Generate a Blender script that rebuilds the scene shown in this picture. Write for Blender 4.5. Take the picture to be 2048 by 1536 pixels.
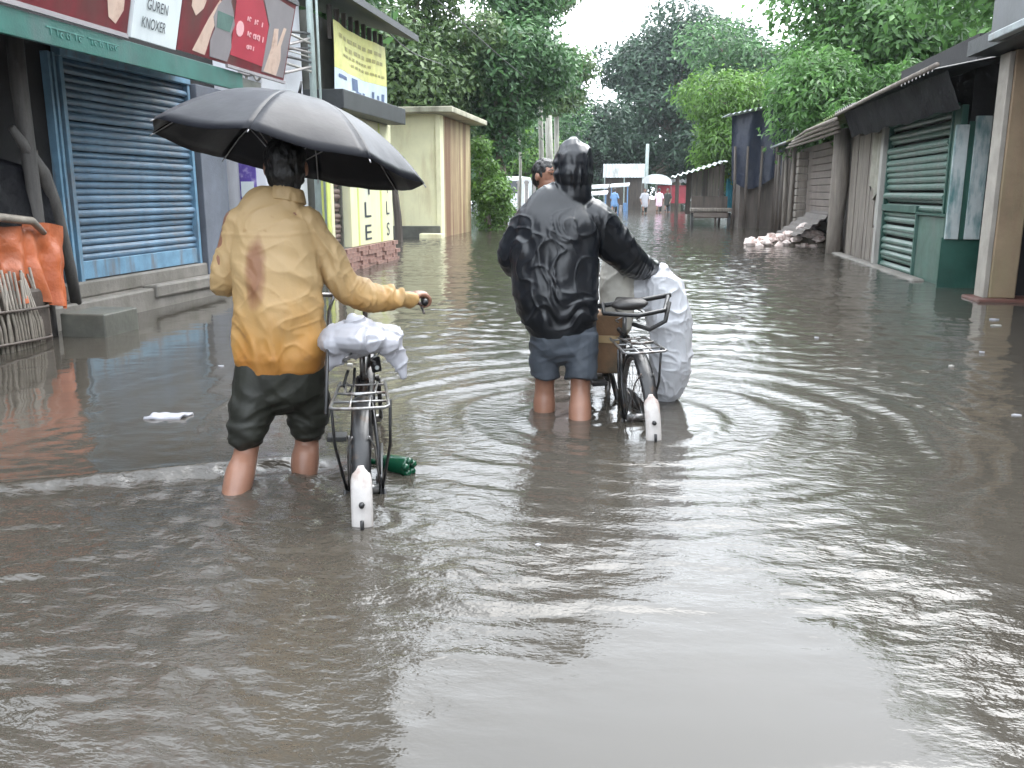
import bpy, bmesh, math, random
import numpy as np
from mathutils import Vector, Matrix

for o in list(bpy.data.objects):
    bpy.data.objects.remove(o, do_unlink=True)
SC = bpy.context.scene
COL = SC.collection
R = math.radians

# ---------------------------------------------------------------- camera
cam_d = bpy.data.cameras.new('camera')
cam = bpy.data.objects.new('camera', cam_d)
COL.objects.link(cam)
cam.location = (0, 0, 1.17)
cam.rotation_euler = (R(90 - 12.376), 0, R(9.07))
cam_d.sensor_width = 36.0
cam_d.lens = 36.0 * 1750 / 2048
cam_d.clip_start = 0.05
cam_d.clip_end = 900
SC.camera = cam

# ---------------------------------------------------------------- overcast sky
W = bpy.data.worlds.new('World')
SC.world = W
W.use_nodes = True
nt = W.node_tree
for n in list(nt.nodes):
    nt.nodes.remove(n)
wo = nt.nodes.new('ShaderNodeOutputWorld')
bg = nt.nodes.new('ShaderNodeBackground')
sky = nt.nodes.new('ShaderNodeTexSky')
sky.sky_type = 'NISHITA'
sky.sun_disc = False
sky.sun_elevation = R(58)
sky.sun_rotation = R(25)
sky.dust_density = 4.0
sky.ozone_density = 1.0
hs = nt.nodes.new('ShaderNodeHueSaturation')
hs.inputs['Saturation'].default_value = 0.12
mx = nt.nodes.new('ShaderNodeMix')
mx.data_type = 'RGBA'
mx.inputs['Factor'].default_value = 0.75
nt.links.new(sky.outputs[0], hs.inputs['Color'])
nt.links.new(hs.outputs[0], mx.inputs['A'])
mx.inputs['B'].default_value = (7.2, 7.8, 8.5, 1)      # flat rain-cloud layer over the clear sky
nt.links.new(mx.outputs['Result'], bg.inputs[0])
bg.inputs[1].default_value = 0.12
nt.links.new(bg.outputs[0], wo.inputs[0])

# ---------------------------------------------------------------- veiled sun
sd = bpy.data.lights.new('sun', 'SUN')
sd.energy = 0.6
sd.angle = R(50)
sd.color = (1.0, 0.97, 0.93)
so = bpy.data.objects.new('sun', sd)
COL.objects.link(so)
so.rotation_euler = (R(32), 0, R(155))
so.location = (0, 0, 30)

# ---------------------------------------------------------------- exposure
SC.view_settings.view_transform = 'Standard'
SC.view_settings.look = 'None'
SC.view_settings.gamma = 1.0
SC.view_settings.use_curve_mapping = False
SC.view_settings.exposure = 2.48
SC.cycles.use_denoising = True
SC.cycles.max_bounces = 6
SC.cycles.diffuse_bounces = 3
SC.cycles.glossy_bounces = 3
SC.cycles.transparent_max_bounces = 6
SC.cycles.volume_bounces = 0
SC.cycles.use_adaptive_sampling = True
SC.cycles.adaptive_threshold = 0.02

# ---------------------------------------------------------------- helpers
rng = np.random.default_rng(7)
random.seed(7)
ORG = {}
GROUND = -0.33


def _hash(ix, iy, iz):
    h = (ix * 374761393 + iy * 668265263 + iz * 2147483647 + 1013904223) & 0xFFFFFFFF
    h = ((h ^ (h >> 13)) * 1274126177) & 0xFFFFFFFF
    h = h ^ (h >> 16)
    return (h & 0xFFFF) / 32767.5 - 1.0


def vnoise(x, y, z=0.0):
    """smooth value noise in -1..1, arrays welcome"""
    x, y, z = np.broadcast_arrays(np.asarray(x, float), np.asarray(y, float), np.asarray(z, float))
    fx, fy, fz = np.floor(x), np.floor(y), np.floor(z)
    ix, iy, iz = fx.astype(np.int64), fy.astype(np.int64), fz.astype(np.int64)
    tx, ty, tz = x - fx, y - fy, z - fz
    tx = tx * tx * tx * (tx * (6 * tx - 15) + 10)
    ty = ty * ty * ty * (ty * (6 * ty - 15) + 10)
    tz = tz * tz * tz * (tz * (6 * tz - 15) + 10)
    r = 0
    for a in (0, 1):
        for b in (0, 1):
            for c in (0, 1):
                w = (tx if a else 1 - tx) * (ty if b else 1 - ty) * (tz if c else 1 - tz)
                r = r + w * _hash(ix + a, iy + b, iz + c)
    return r


def fbm(x, y, z=0.0, oct=3):
    s, a = 0, 1.0
    for k in range(oct):
        s = s + a * vnoise(x * 2 ** k + 17 * k, y * 2 ** k - 9 * k, np.asarray(z) * 2 ** k + 5 * k)
        a *= 0.5
    return s


def sstep(a, b, x):
    t = np.clip((x - a) / (b - a), 0, 1)
    return t * t * (3 - 2 * t)


MATS = {}


def mat(name, base, var=0.18, scale=4.0, rough=0.7, bump=0.25, bscale=30, stain=None, stain_amt=0.5,
        stain_scale=2.0, stretch=(1, 1, 1), sstretch=(1, 1, 0.18), metallic=0.0, spec=0.5, coat=0.0,
        trans=0.0, bdist=0.01, rvar=0.0, bstretch=(1, 1, 1), alpha=1.0):
    if name in MATS:
        return MATS[name]
    m = bpy.data.materials.new(name)
    m.use_nodes = True
    t = m.node_tree
    N, Lk = t.nodes, t.links
    b = N['Principled BSDF']
    tc = N.new('ShaderNodeTexCoord')

    def noise(sc, st, det=5):
        mp = N.new('ShaderNodeMapping')
        mp.inputs['Scale'].default_value = st
        Lk.new(tc.outputs['Object'], mp.inputs['Vector'])
        n = N.new('ShaderNodeTexNoise')
        n.inputs['Scale'].default_value = sc
        n.inputs['Detail'].default_value = det
        n.inputs['Roughness'].default_value = 0.62
        Lk.new(mp.outputs[0], n.inputs['Vector'])
        return n
    n1 = noise(scale, stretch)
    rp = N.new('ShaderNodeValToRGB')
    rp.color_ramp.elements[0].position = 0.3
    rp.color_ramp.elements[1].position = 0.7
    rp.color_ramp.elements[0].color = tuple(max(0, c * (1 - var)) for c in base) + (1,)
    rp.color_ramp.elements[1].color = tuple(min(1, c * (1 + var)) for c in base) + (1,)
    Lk.new(n1.outputs['Fac'], rp.inputs[0])
    col = rp.outputs[0]
    if stain is not None:
        n2 = noise(stain_scale, sstretch, 7)
        r2 = N.new('ShaderNodeValToRGB')
        r2.color_ramp.elements[0].position = 0.62 - 0.3 * stain_amt
        r2.color_ramp.elements[1].position = 0.78 - 0.22 * stain_amt
        Lk.new(n2.outputs['Fac'], r2.inputs[0])
        mxn = N.new('ShaderNodeMix')
        mxn.data_type = 'RGBA'
        Lk.new(r2.outputs[0], mxn.inputs['Factor'])
        Lk.new(col, mxn.inputs['A'])
        mxn.inputs['B'].default_value = tuple(stain) + (1,)
        col = mxn.outputs['Result']
    Lk.new(col, b.inputs['Base Color'])
    b.inputs['Roughness'].default_value = rough
    if rvar:
        mr = N.new('ShaderNodeMapRange')
        mr.inputs['To Min'].default_value = max(0.02, rough - rvar)
        mr.inputs['To Max'].default_value = min(1, rough + rvar)
        n4 = noise(scale * 1.7, stretch)
        Lk.new(n4.outputs['Fac'], mr.inputs['Value'])
        Lk.new(mr.outputs[0], b.inputs['Roughness'])
    b.inputs['Metallic'].default_value = metallic
    b.inputs['Specular IOR Level'].default_value = spec
    b.inputs['Coat Weight'].default_value = coat
    b.inputs['Transmission Weight'].default_value = trans
    b.inputs['Alpha'].default_value = alpha
    if bump:
        n3 = noise(bscale, bstretch, 4)
        bp = N.new('ShaderNodeBump')
        bp.inputs['Strength'].default_value = bump
        bp.inputs['Distance'].default_value = bdist
        Lk.new(n3.outputs['Fac'], bp.inputs['Height'])
        Lk.new(bp.outputs[0], b.inputs['Normal'])
    MATS[name] = m
    return m


def tag(o, label=None, cat=None, group=None, kind=None):
    if label: o['label'] = label
    if cat: o['category'] = cat
    if group: o['group'] = group
    if kind: o['kind'] = kind
    return o


def thing(name, label, cat, loc, group=None):
    o = bpy.data.objects.new(name, None)
    COL.objects.link(o)
    o.empty_display_size = 0.1
    o.location = loc
    ORG[o.name] = Vector(loc)
    tag(o, label, cat, group)
    return o


class MB:
    """collects verts and faces of one mesh, in world coordinates"""

    def __init__(s):
        s.v, s.f = [], []

    def add(s, vs, fs):
        k = len(s.v)
        s.v += [tuple(map(float, p)) for p in vs]
        s.f += [tuple(int(i) + k for i in f) for f in fs]
        return s

    def box(s, x0, x1, y0, y1, z0, z1):
        vs = [(x, y, z) for z in (z0, z1) for y in (y0, y1) for x in (x0, x1)]
        return s.add(vs, [(0, 2, 3, 1), (4, 5, 7, 6), (0, 1, 5, 4), (2, 6, 7, 3), (0, 4, 6, 2), (1, 3, 7, 5)])

    def obox(s, c, ax, ay, az):
        """box from centre and three half-axis vectors"""
        c, ax, ay, az = map(Vector, (c, ax, ay, az))
        vs = [c + ax * i + ay * j + az * k for k in (-1, 1) for j in (-1, 1) for i in (-1, 1)]
        return s.add(vs, [(0, 2, 3, 1), (4, 5, 7, 6), (0, 1, 5, 4), (2, 6, 7, 3), (0, 4, 6, 2), (1, 3, 7, 5)])

    def beam(s, p, q, w, h, up=(0, 0, 1)):
        p, q = Vector(p), Vector(q)
        d = (q - p)
        u = Vector(up)
        sd_ = d.cross(u)
        if sd_.length < 1e-6:
            sd_ = d.cross(Vector((1, 0, 0)))
        sd_.normalize()
        u = sd_.cross(d).normalized()
        return s.obox((p + q) / 2, d / 2, sd_ * w / 2, u * h / 2)

    def tube(s, pts, rad, n=8, caps=True, jit=0.0):
        pts = [Vector(p) for p in pts]
        rad = [rad] * len(pts) if not hasattr(rad, '__len__') else list(rad)
        k = len(s.v)
        prev = None
        for i, p in enumerate(pts):
            d = (pts[min(i + 1, len(pts) - 1)] - pts[max(i - 1, 0)]).normalized()
            if prev is None:
                a = d.cross(Vector((0, 0, 1)))
                if a.length < 0.05:
                    a = d.cross(Vector((1, 0, 0)))
            else:
                a = prev - d * prev.dot(d)
            a.normalize()
            prev = a
            b = d.cross(a)
            for j in range(n):
                t = 2 * math.pi * j / n
                r = rad[i] * (1 + (random.uniform(-jit, jit) if jit else 0))
                s.v.append(tuple(p + a * math.cos(t) * r + b * math.sin(t) * r))
        for i in range(len(pts) - 1):
            for j in range(n):
                s.f.append((k + i * n + j, k + i * n + (j + 1) % n, k + (i + 1) * n + (j + 1) % n, k + (i + 1) * n + j))
        if caps:
            s.f.append(tuple(k + j for j in range(n))[::-1])
            s.f.append(tuple(k + (len(pts) - 1) * n + j for j in range(n)))
        return s

    def prism(s, poly, o, u, v, depth):
        """flat polygon (2D) at origin o with axes u,v, extruded by depth vector"""
        o, u, v, dp = map(Vector, (o, u, v, depth))
        n = len(poly)
        a = [o + u * p[0] + v * p[1] for p in poly]
        b = [q + dp for q in a]
        return s.add(a + b, [tuple(range(n))[::-1], tuple(range(n, 2 * n))] +
                     [(i, (i + 1) % n, n + (i + 1) % n, n + i) for i in range(n)])

    def build(s, name, m, parent=None, smooth=False, bevel=0.0, label=None, cat=None, group=None, kind=None,
              jitter=0.0):
        me = bpy.data.meshes.new(name)
        v = np.array(s.v, float)
        if jitter:
            v = v + rng.uniform(-jitter, jitter, v.shape)
        if parent is not None:
            root = parent
            while root.parent: root = root.parent
            org = np.array(ORG[root.name])
        else:
            lo, hi = v.min(0), v.max(0)
            org = np.array([(lo[0] + hi[0]) / 2, (lo[1] + hi[1]) / 2, lo[2]])
        me.from_pydata((v - org).tolist(), [], s.f)
        bmq = bmesh.new(); bmq.from_mesh(me)
        bmesh.ops.recalc_face_normals(bmq, faces=bmq.faces)
        bmq.to_mesh(me); bmq.free()
        if smooth:
            me.polygons.foreach_set('use_smooth', [True] * len(me.polygons))
        o = bpy.data.objects.new(name, me)
        COL.objects.link(o)
        me.materials.append(m)
        if parent is not None:
            o.parent = parent
        else:
            o.location = org
            ORG[o.name] = Vector(org)
        if bevel:
            bv = o.modifiers.new('bevel', 'BEVEL')
            bv.width = bevel; bv.segments = 2; bv.limit_method = 'ANGLE'
        tag(o, label, cat, group, kind)
        return o


def place(src, name, off, parent, rot=None, scale=None):
    """another object on the same mesh; off is added to the source's place"""
    o = bpy.data.objects.new(name, src.data)
    COL.objects.link(o)
    o.parent = parent
    o.location = Vector(off)
    if rot: o.rotation_euler = rot
    if scale: o.scale = scale
    return o


def box_part(name, m, parent, *b, bevel=0.0, **k):
    return MB().box(*b).build(name, m, parent, bevel=bevel, **k)


def text_part(name, txt, m, parent, o, u, v, h, depth=0.004, sx=1.0):
    """built-in letters as thin solid lettering: o = lower left corner, u = reading direction, v = up"""
    cu = bpy.data.curves.new('txt', 'FONT')
    cu.body = txt
    cu.size = 1.0
    ob = bpy.data.objects.new('txt', cu)
    COL.objects.link(ob)
    dg = bpy.context.evaluated_depsgraph_get()
    me = bpy.data.meshes.new_from_object(ob.evaluated_get(dg))
    bpy.data.objects.remove(ob)
    vs = np.array([p.co[:2] for p in me.vertices])
    fs = [tuple(p.vertices) for p in me.polygons]
    lo, hi = vs.min(0), vs.max(0)
    vs = (vs - lo) / (hi[1] - lo[1]) * h
    u, v, o = Vector(u).normalized(), Vector(v).normalized(), Vector(o)
    nrm = u.cross(v).normalized()
    P = [o + u * p[0] * sx + v * p[1] + nrm * depth for p in vs]
    return MB().add(P, fs).build(name, m, parent)


# ---- lofted limbs joined by a voxel remesh: one continuous skin
def catmull(P, k):
    P = np.asarray(P, float)
    Q = np.vstack([2 * P[0] - P[1], P, 2 * P[-1] - P[-2]])
    out = []
    for i in range(1, len(Q) - 2):
        for t in np.linspace(0, 1, k, endpoint=False):
            a, b, c, d = Q[i - 1], Q[i], Q[i + 1], Q[i + 2]
            out.append(0.5 * (2 * b + (c - a) * t + (2 * a - 5 * b + 4 * c - d) * t * t + (3 * b - a - 3 * c + d) * t ** 3))
    out.append(P[-1])
    return np.array(out)


def loft(path, rx, ry=None, side=(1, 0, 0), n=20, k=5, power=2.0, round_ends=True):
    """closed tube with elliptical sections; rx is the half width along `side`, ry across it"""
    rx = np.atleast_1d(np.asarray(rx, float)); 
    path = np.asarray(path, float)
    if rx.size == 1: rx = np.repeat(rx, len(path))
    ry = rx if ry is None else np.atleast_1d(np.asarray(ry, float))
    if ry.size == 1: ry = np.repeat(ry, len(path))
    C = catmull(np.column_stack([path, rx, ry]), k)
    P, A, B = C[:, :3], np.maximum(C[:, 3], 1e-3), np.maximum(C[:, 4], 1e-3)
    if round_ends:
        def cap(i, j):
            d = P[i] - P[j]; d /= np.linalg.norm(d) + 1e-9
            m_ = min(A[i], B[i])
            return [(P[i] + d * m_ * s_, A[i] * c_, B[i] * c_) for s_, c_ in ((0.45, 0.89), (0.75, 0.66), (0.95, 0.3))]
        h, t = cap(0, 1), cap(-1, -2)
        P = np.vstack([[q[0] for q in h[::-1]], P, [q[0] for q in t]])
        A = np.concatenate([[q[1] for q in h[::-1]], A, [q[1] for q in t]])
        B = np.concatenate([[q[2] for q in h[::-1]], B, [q[2] for q in t]])
    V, F = [], []
    sv = np.asarray(side, float)
    for i in range(len(P)):
        d = P[min(i + 1, len(P) - 1)] - P[max(i - 1, 0)]
        d /= np.linalg.norm(d) + 1e-9
        a = sv - d * sv.dot(d)
        a /= np.linalg.norm(a) + 1e-9
        b = np.cross(d, a)
        for j in range(n):
            t = 2 * math.pi * j / n
            c_, s_ = math.cos(t), math.sin(t)
            c_ = math.copysign(abs(c_) ** (2 / power), c_); s_ = math.copysign(abs(s_) ** (2 / power), s_)
            V.append(P[i] + a * A[i] * c_ + b * B[i] * s_)
    for i in range(len(P) - 1):
        for j in range(n):
            F.append((i * n + j, i * n + (j + 1) % n, (i + 1) * n + (j + 1) % n, (i + 1) * n + j))
    F.append(tuple(range(n))[::-1]); F.append(tuple((len(P) - 1) * n + j for j in range(n)))
    return V, F


def ball(c, rx, ry=None, rz=None, rot=0.0, n=16):
    ry = rx if ry is None else ry; rz = rx if rz is None else rz
    V, F = [], []
    for i in range(n // 2 + 1):
        ph = math.pi * i / (n // 2)
        for j in range(n):
            t = 2 * math.pi * j / n
            x, y, z = rx * math.sin(ph) * math.cos(t), ry * math.sin(ph) * math.sin(t), rz * math.cos(ph)
            V.append((c[0] + x * math.cos(rot) - y * math.sin(rot), c[1] + x * math.sin(rot) + y * math.cos(rot), c[2] + z))
    for i in range(n // 2):
        for j in range(n):
            F.append((i * n + j, i * n + (j + 1) % n, (i + 1) * n + (j + 1) % n, (i + 1) * n + j))
    return V, F


def union(name, parts, voxel, m, parent, smooth=4, disp=None, decimate=0.0, **k):
    mb = MB()
    for vs, fs in parts:
        mb.add(vs, fs)
    o = mb.build(name, m, parent, smooth=True, **k)
    md = o.modifiers.new('r', 'REMESH'); md.mode = 'VOXEL'; md.voxel_size = voxel; md.use_smooth_shade = True
    if smooth:
        sm = o.modifiers.new('s', 'SMOOTH'); sm.factor = 0.5; sm.iterations = smooth
    if decimate:
        dc = o.modifiers.new('d', 'DECIMATE'); dc.ratio = decimate
    dg = bpy.context.evaluated_depsgraph_get()
    me = bpy.data.meshes.new_from_object(o.evaluated_get(dg))
    old = o.data
    o.modifiers.clear()
    o.data = me
    me.name = name
    bpy.data.meshes.remove(old)
    if disp is not None:
        root = parent
        while root.parent: root = root.parent
        org = np.array(ORG[root.name])
        n = len(me.vertices)
        co = np.empty(n * 3); me.vertices.foreach_get('co', co); co = co.reshape(-1, 3)
        no = np.empty(n * 3); me.vertex_normals.foreach_get('vector', no); no = no.reshape(-1, 3)
        d = disp(co + org, no)
        if d.ndim == 1: d = no * d[:, None]
        co = co + d
        me.vertices.foreach_set('co', co.ravel())
        me.update()
    me.polygons.foreach_set('use_smooth', [True] * len(me.polygons))
    if not me.materials: me.materials.append(m)
    return o

# ================================================================ materials
m_conc = mat('wet_concrete', (0.19, 0.175, 0.155), 0.25, 3, 0.6, 0.5, 25, stain=(0.13, 0.12, 0.10), stain_amt=0.4, rvar=0.2)
m_conc_dark = mat('dark_wet_concrete', (0.10, 0.10, 0.085), 0.3, 4, 0.45, 0.4, 25, rvar=0.15)
m_mud = mat('road_mud', (0.13, 0.11, 0.085), 0.3, 2, 0.7, 0.4, 20)
m_blue = mat('blue_shutter_paint', (0.10, 0.185, 0.275), 0.3, 5, 0.42, 0.25, 60, stain=(0.13, 0.125, 0.125), stain_amt=0.42, stain_scale=5, sstretch=(1, .35, 1), rvar=0.12)
m_blue_lt = mat('pale_blue_rail_paint', (0.155, 0.29, 0.41), 0.2, 6, 0.4, 0.2, 60, stain=(0.16, 0.13, 0.11), stain_amt=0.3, stain_scale=6)
m_greyblue = mat('grey_blue_plaster', (0.13, 0.145, 0.175), 0.2, 3, 0.75, 0.3, 40, stain=(0.11, 0.12, 0.13), stain_amt=0.4)
m_dark = mat('shade_dark_wall', (0.012, 0.011, 0.012), 0.4, 4, 0.8, 0.3, 30)  # base colour darkened to carry the shade under awnings and inside open shops
m_darkwood = mat('dark_wet_wood', (0.07, 0.055, 0.045), 0.4, 3, 0.6, 0.5, 30, stretch=(4, 4, .4))
m_greywood = mat('grey_weathered_wood', (0.195, 0.17, 0.145), 0.35, 4, 0.75, 0.7, 25, stain=(0.12, 0.10, 0.085), stain_amt=0.45, stain_scale=3, stretch=(5, 5, .35), bstretch=(3, 3, .3))
m_paleplank = mat('pale_plank', (0.33, 0.32, 0.295), 0.25, 4, 0.7, 0.5, 30, stain=(0.2, 0.18, 0.16), stain_amt=0.35, stretch=(4, 4, .4))
m_brownpanel = mat('brown_grey_panel', (0.15, 0.122, 0.105), 0.2, 3, 0.7, 0.4, 30, stain=(0.12, 0.1, 0.085), stain_amt=0.35, sstretch=(1, .3, 1))
m_greenfascia = mat('green_fascia_paint', (0.018, 0.10, 0.082), 0.3, 3, 0.4, 0.2, 50, stain=(0.055, 0.095, 0.092), stain_amt=0.4, stain_scale=3)
m_greenpaint = mat('green_shutter_paint', (0.066, 0.125, 0.102), 0.25, 5, 0.38, 0.3, 50, stain=(0.11, 0.13, 0.115), stain_amt=0.45, stain_scale=4, rvar=0.12)
m_greendeep = mat('deep_green_paint', (0.018, 0.068, 0.052), 0.25, 3, 0.4, 0.3, 40, stain=(0.08, 0.15, 0.125), stain_amt=0.35)
m_peel = mat('peeling_pale_paint', (0.38, 0.42, 0.42), 0.12, 5, 0.65, 0.6, 30, stain=(0.07, 0.17, 0.17), stain_amt=0.5, stain_scale=7, sstretch=(1, 1, .25))
m_white = mat('white_wall_paint', (0.66, 0.67, 0.71), 0.06, 2, 0.7, 0.2, 40, stain=(0.50, 0.50, 0.52), stain_amt=0.3)
m_yellow = mat('pale_yellow_wall', (0.80, 0.76, 0.50), 0.08, 2, 0.75, 0.2, 30, stain=(0.55, 0.45, 0.26), stain_amt=0.3, stain_scale=1.5)
m_yellow_stained = mat('stained_yellow_side', (0.60, 0.50, 0.28), 0.15, 2, 0.75, 0.3, 30, stain=(0.20, 0.105, 0.06), stain_amt=1.0, stain_scale=1.6, sstretch=(1, 1, .05))
m_cream = mat('cream_shop_pillar', (0.68, 0.66, 0.42), 0.08, 2, 0.7, 0.2, 40, stain=(0.58, 0.60, 0.50), stain_amt=0.4)
m_limestripe = mat('lime_stripe_paint', (0.55, 0.60, 0.16), 0.12, 3, 0.6, 0.2, 40)
m_brownshut = mat('brown_shutter', (0.16, 0.115, 0.10), 0.25, 4, 0.5, 0.3, 50)
m_greyshut = mat('grey_shutter', (0.24, 0.22, 0.21), 0.25, 4, 0.5, 0.3, 50)
m_brick = mat('wet_brick', (0.27, 0.155, 0.125), 0.3, 9, 0.6, 0.5, 30, stain=(0.32, 0.27, 0.25), stain_amt=0.4, stain_scale=6, sstretch=(1, 1, 1))
m_tin = mat('weathered_tin', (0.26, 0.29, 0.30), 0.25, 4, 0.42, 0.3, 40, stain=(0.16, 0.10, 0.07), stain_amt=0.3, stain_scale=3, sstretch=(1, 1, 1), metallic=0.35, rvar=0.15)
m_tin_dark = mat('dark_tin', (0.035, 0.038, 0.04), 0.3, 4, 0.5, 0.3, 40, metallic=0.2)
m_tin_white = mat('pale_tin', (0.55, 0.58, 0.58), 0.15, 3, 0.5, 0.2, 40, stain=(0.33, 0.33, 0.32), stain_amt=0.3)
m_moss = mat('mossy_roof', (0.10, 0.14, 0.05), 0.4, 6, 0.9, 0.8, 20, stain=(0.17, 0.14, 0.11), stain_amt=0.45, sstretch=(1, 1, 1))
m_tarpblue = mat('dark_blue_tarp', (0.012, 0.017, 0.036), 0.3, 2, 0.45, 0.6, 5, bdist=0.05)
m_tarpblack = mat('black_tarp', (0.006, 0.006, 0.008), 0.3, 2, 0.6, 0.6, 6, bdist=0.05, spec=.12)
m_orange = mat('orange_tarp', (0.33, 0.085, 0.028), 0.22, 4, 0.5, 0.5, 9, bdist=0.03, stain=(0.42, 0.10, 0.03), stain_amt=0.35, sstretch=(1, 1, .4))
m_bamboo = mat('pale_split_bamboo', (0.20, 0.175, 0.145), 0.35, 8, 0.6, 0.4, 30)
m_maroon = mat('maroon_sign_print', (0.15, 0.025, 0.032), 0.3, 3, 0.35, 0.05, 30, stain=(0.10, 0.055, 0.05), stain_amt=0.45)
m_red = mat('red_sign_print', (0.42, 0.05, 0.075), 0.15, 2, 0.35, 0.05, 30)
m_greyprint = mat('grey_sign_print', (0.24, 0.22, 0.23), 0.15, 2, 0.4, 0.05, 30)
m_skinprint = mat('beige_sign_print', (0.60, 0.45, 0.37), 0.14, 6, 0.4, 0.05, 30, stain=(0.42, 0.28, 0.22), stain_amt=0.35, stain_scale=6, sstretch=(1, 1, 1))
m_pinkprint = mat('pink_sign_print', (0.75, 0.42, 0.44), 0.08, 4, 0.4, 0.05, 30)
m_signwhite = mat('white_sign_print', (0.66, 0.71, 0.72), 0.06, 3, 0.4, 0.05, 30, stain=(0.55, 0.60, 0.62), stain_amt=0.3)
m_ink = mat('dark_ink', (0.045, 0.055, 0.065), 0.2, 6, 0.5, 0.0)
m_palegreen = mat('pale_green_lettering', (0.05, 0.16, 0.14), 0.3, 12, 0.5, 0.0)
m_banner = mat('yellow_banner', (0.60, 0.58, 0.20), 0.18, 4, 0.5, 0.1, 20, stain=(0.42, 0.40, 0.15), stain_amt=0.35, sstretch=(1, .3, 1))
m_banner_lo = mat('pale_blue_banner', (0.50, 0.58, 0.64), 0.12, 5, 0.5, 0.1, 20)
m_olive = mat('olive_banner_ink', (0.30, 0.27, 0.08), 0.2, 6, 0.5, 0.0)
m_navyink = mat('navy_banner_ink', (0.06, 0.10, 0.20), 0.3, 6, 0.5, 0.0)
m_purple = mat('purple_poster', (0.12, 0.08, 0.34), 0.3, 9, 0.4, 0.05, 30, stain=(0.5, 0.45, 0.6), stain_amt=0.35, stain_scale=9, sstretch=(1, 1, 1))
m_pipe = mat('grey_green_pipe', (0.30, 0.36, 0.34), 0.2, 4, 0.45, 0.2, 30)
m_cable = mat('black_cable', (0.02, 0.02, 0.022), 0.2, 8, 0.5, 0.0)
m_col = mat('ochre_pillar', (0.25, 0.18, 0.115), 0.22, 2.5, 0.75, 0.4, 30, stain=(0.24, 0.21, 0.12), stain_amt=0.45, stain_scale=2)
m_col_side = mat('pale_pillar_edge', (0.30, 0.275, 0.24), 0.2, 4, 0.7, 0.3, 40)
m_redbase = mat('red_oxide_step', (0.11, 0.05, 0.04), 0.3, 4, 0.45, 0.3, 30)
m_cyan = mat('cyan_cloth', (0.04, 0.30, 0.42), 0.2, 3, 0.7, 0.3, 10)
m_pink = mat('pink_cloth', (0.62, 0.42, 0.50), 0.2, 5, 0.7, 0.3, 10)
m_rubble = mat('pale_rubble', (0.72, 0.62, 0.58), 0.25, 9, 0.8, 0.5, 20, stain=(0.35, 0.20, 0.16), stain_amt=0.35, stain_scale=5, sstretch=(1, 1, 1))
m_redtarp = mat('red_tarp', (0.30, 0.03, 0.045), 0.25, 2, 0.5, 0.3, 10)
m_vanwhite = mat('van_white_paint', (0.62, 0.64, 0.66), 0.06, 2, 0.3, 0.0, coat=0.3)
m_glass = mat('dark_glass', (0.03, 0.035, 0.04), 0.1, 2, 0.08, 0.0)
m_rubber = mat('black_rubber', (0.02, 0.02, 0.02), 0.2, 8, 0.65, 0.2, 60)
m_blueobj = mat('blue_plastic_goods', (0.10, 0.20, 0.36), 0.25, 4, 0.5, 0.1, 30)
m_bark = mat('bark', (0.16, 0.135, 0.105), 0.35, 5, 0.85, 0.9, 14, stain=(0.10, 0.12, 0.06), stain_amt=0.4, stretch=(3, 3, .5))
m_palebark = mat('pale_bark', (0.34, 0.33, 0.29), 0.3, 5, 0.8, 0.6, 14, stretch=(3, 3, .5))

# ================================================================ ground and water
g = MB()
g.add([(-190, -50, GROUND), (190, -50, GROUND), (190, 200, GROUND), (-190, 200, GROUND)], [(0, 1, 2, 3)])
ground = g.build('ground', m_mud, kind='structure')


def ridge0(n):
    return 0.6 - 1.6 * np.sqrt(n * n + 0.02)


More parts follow.
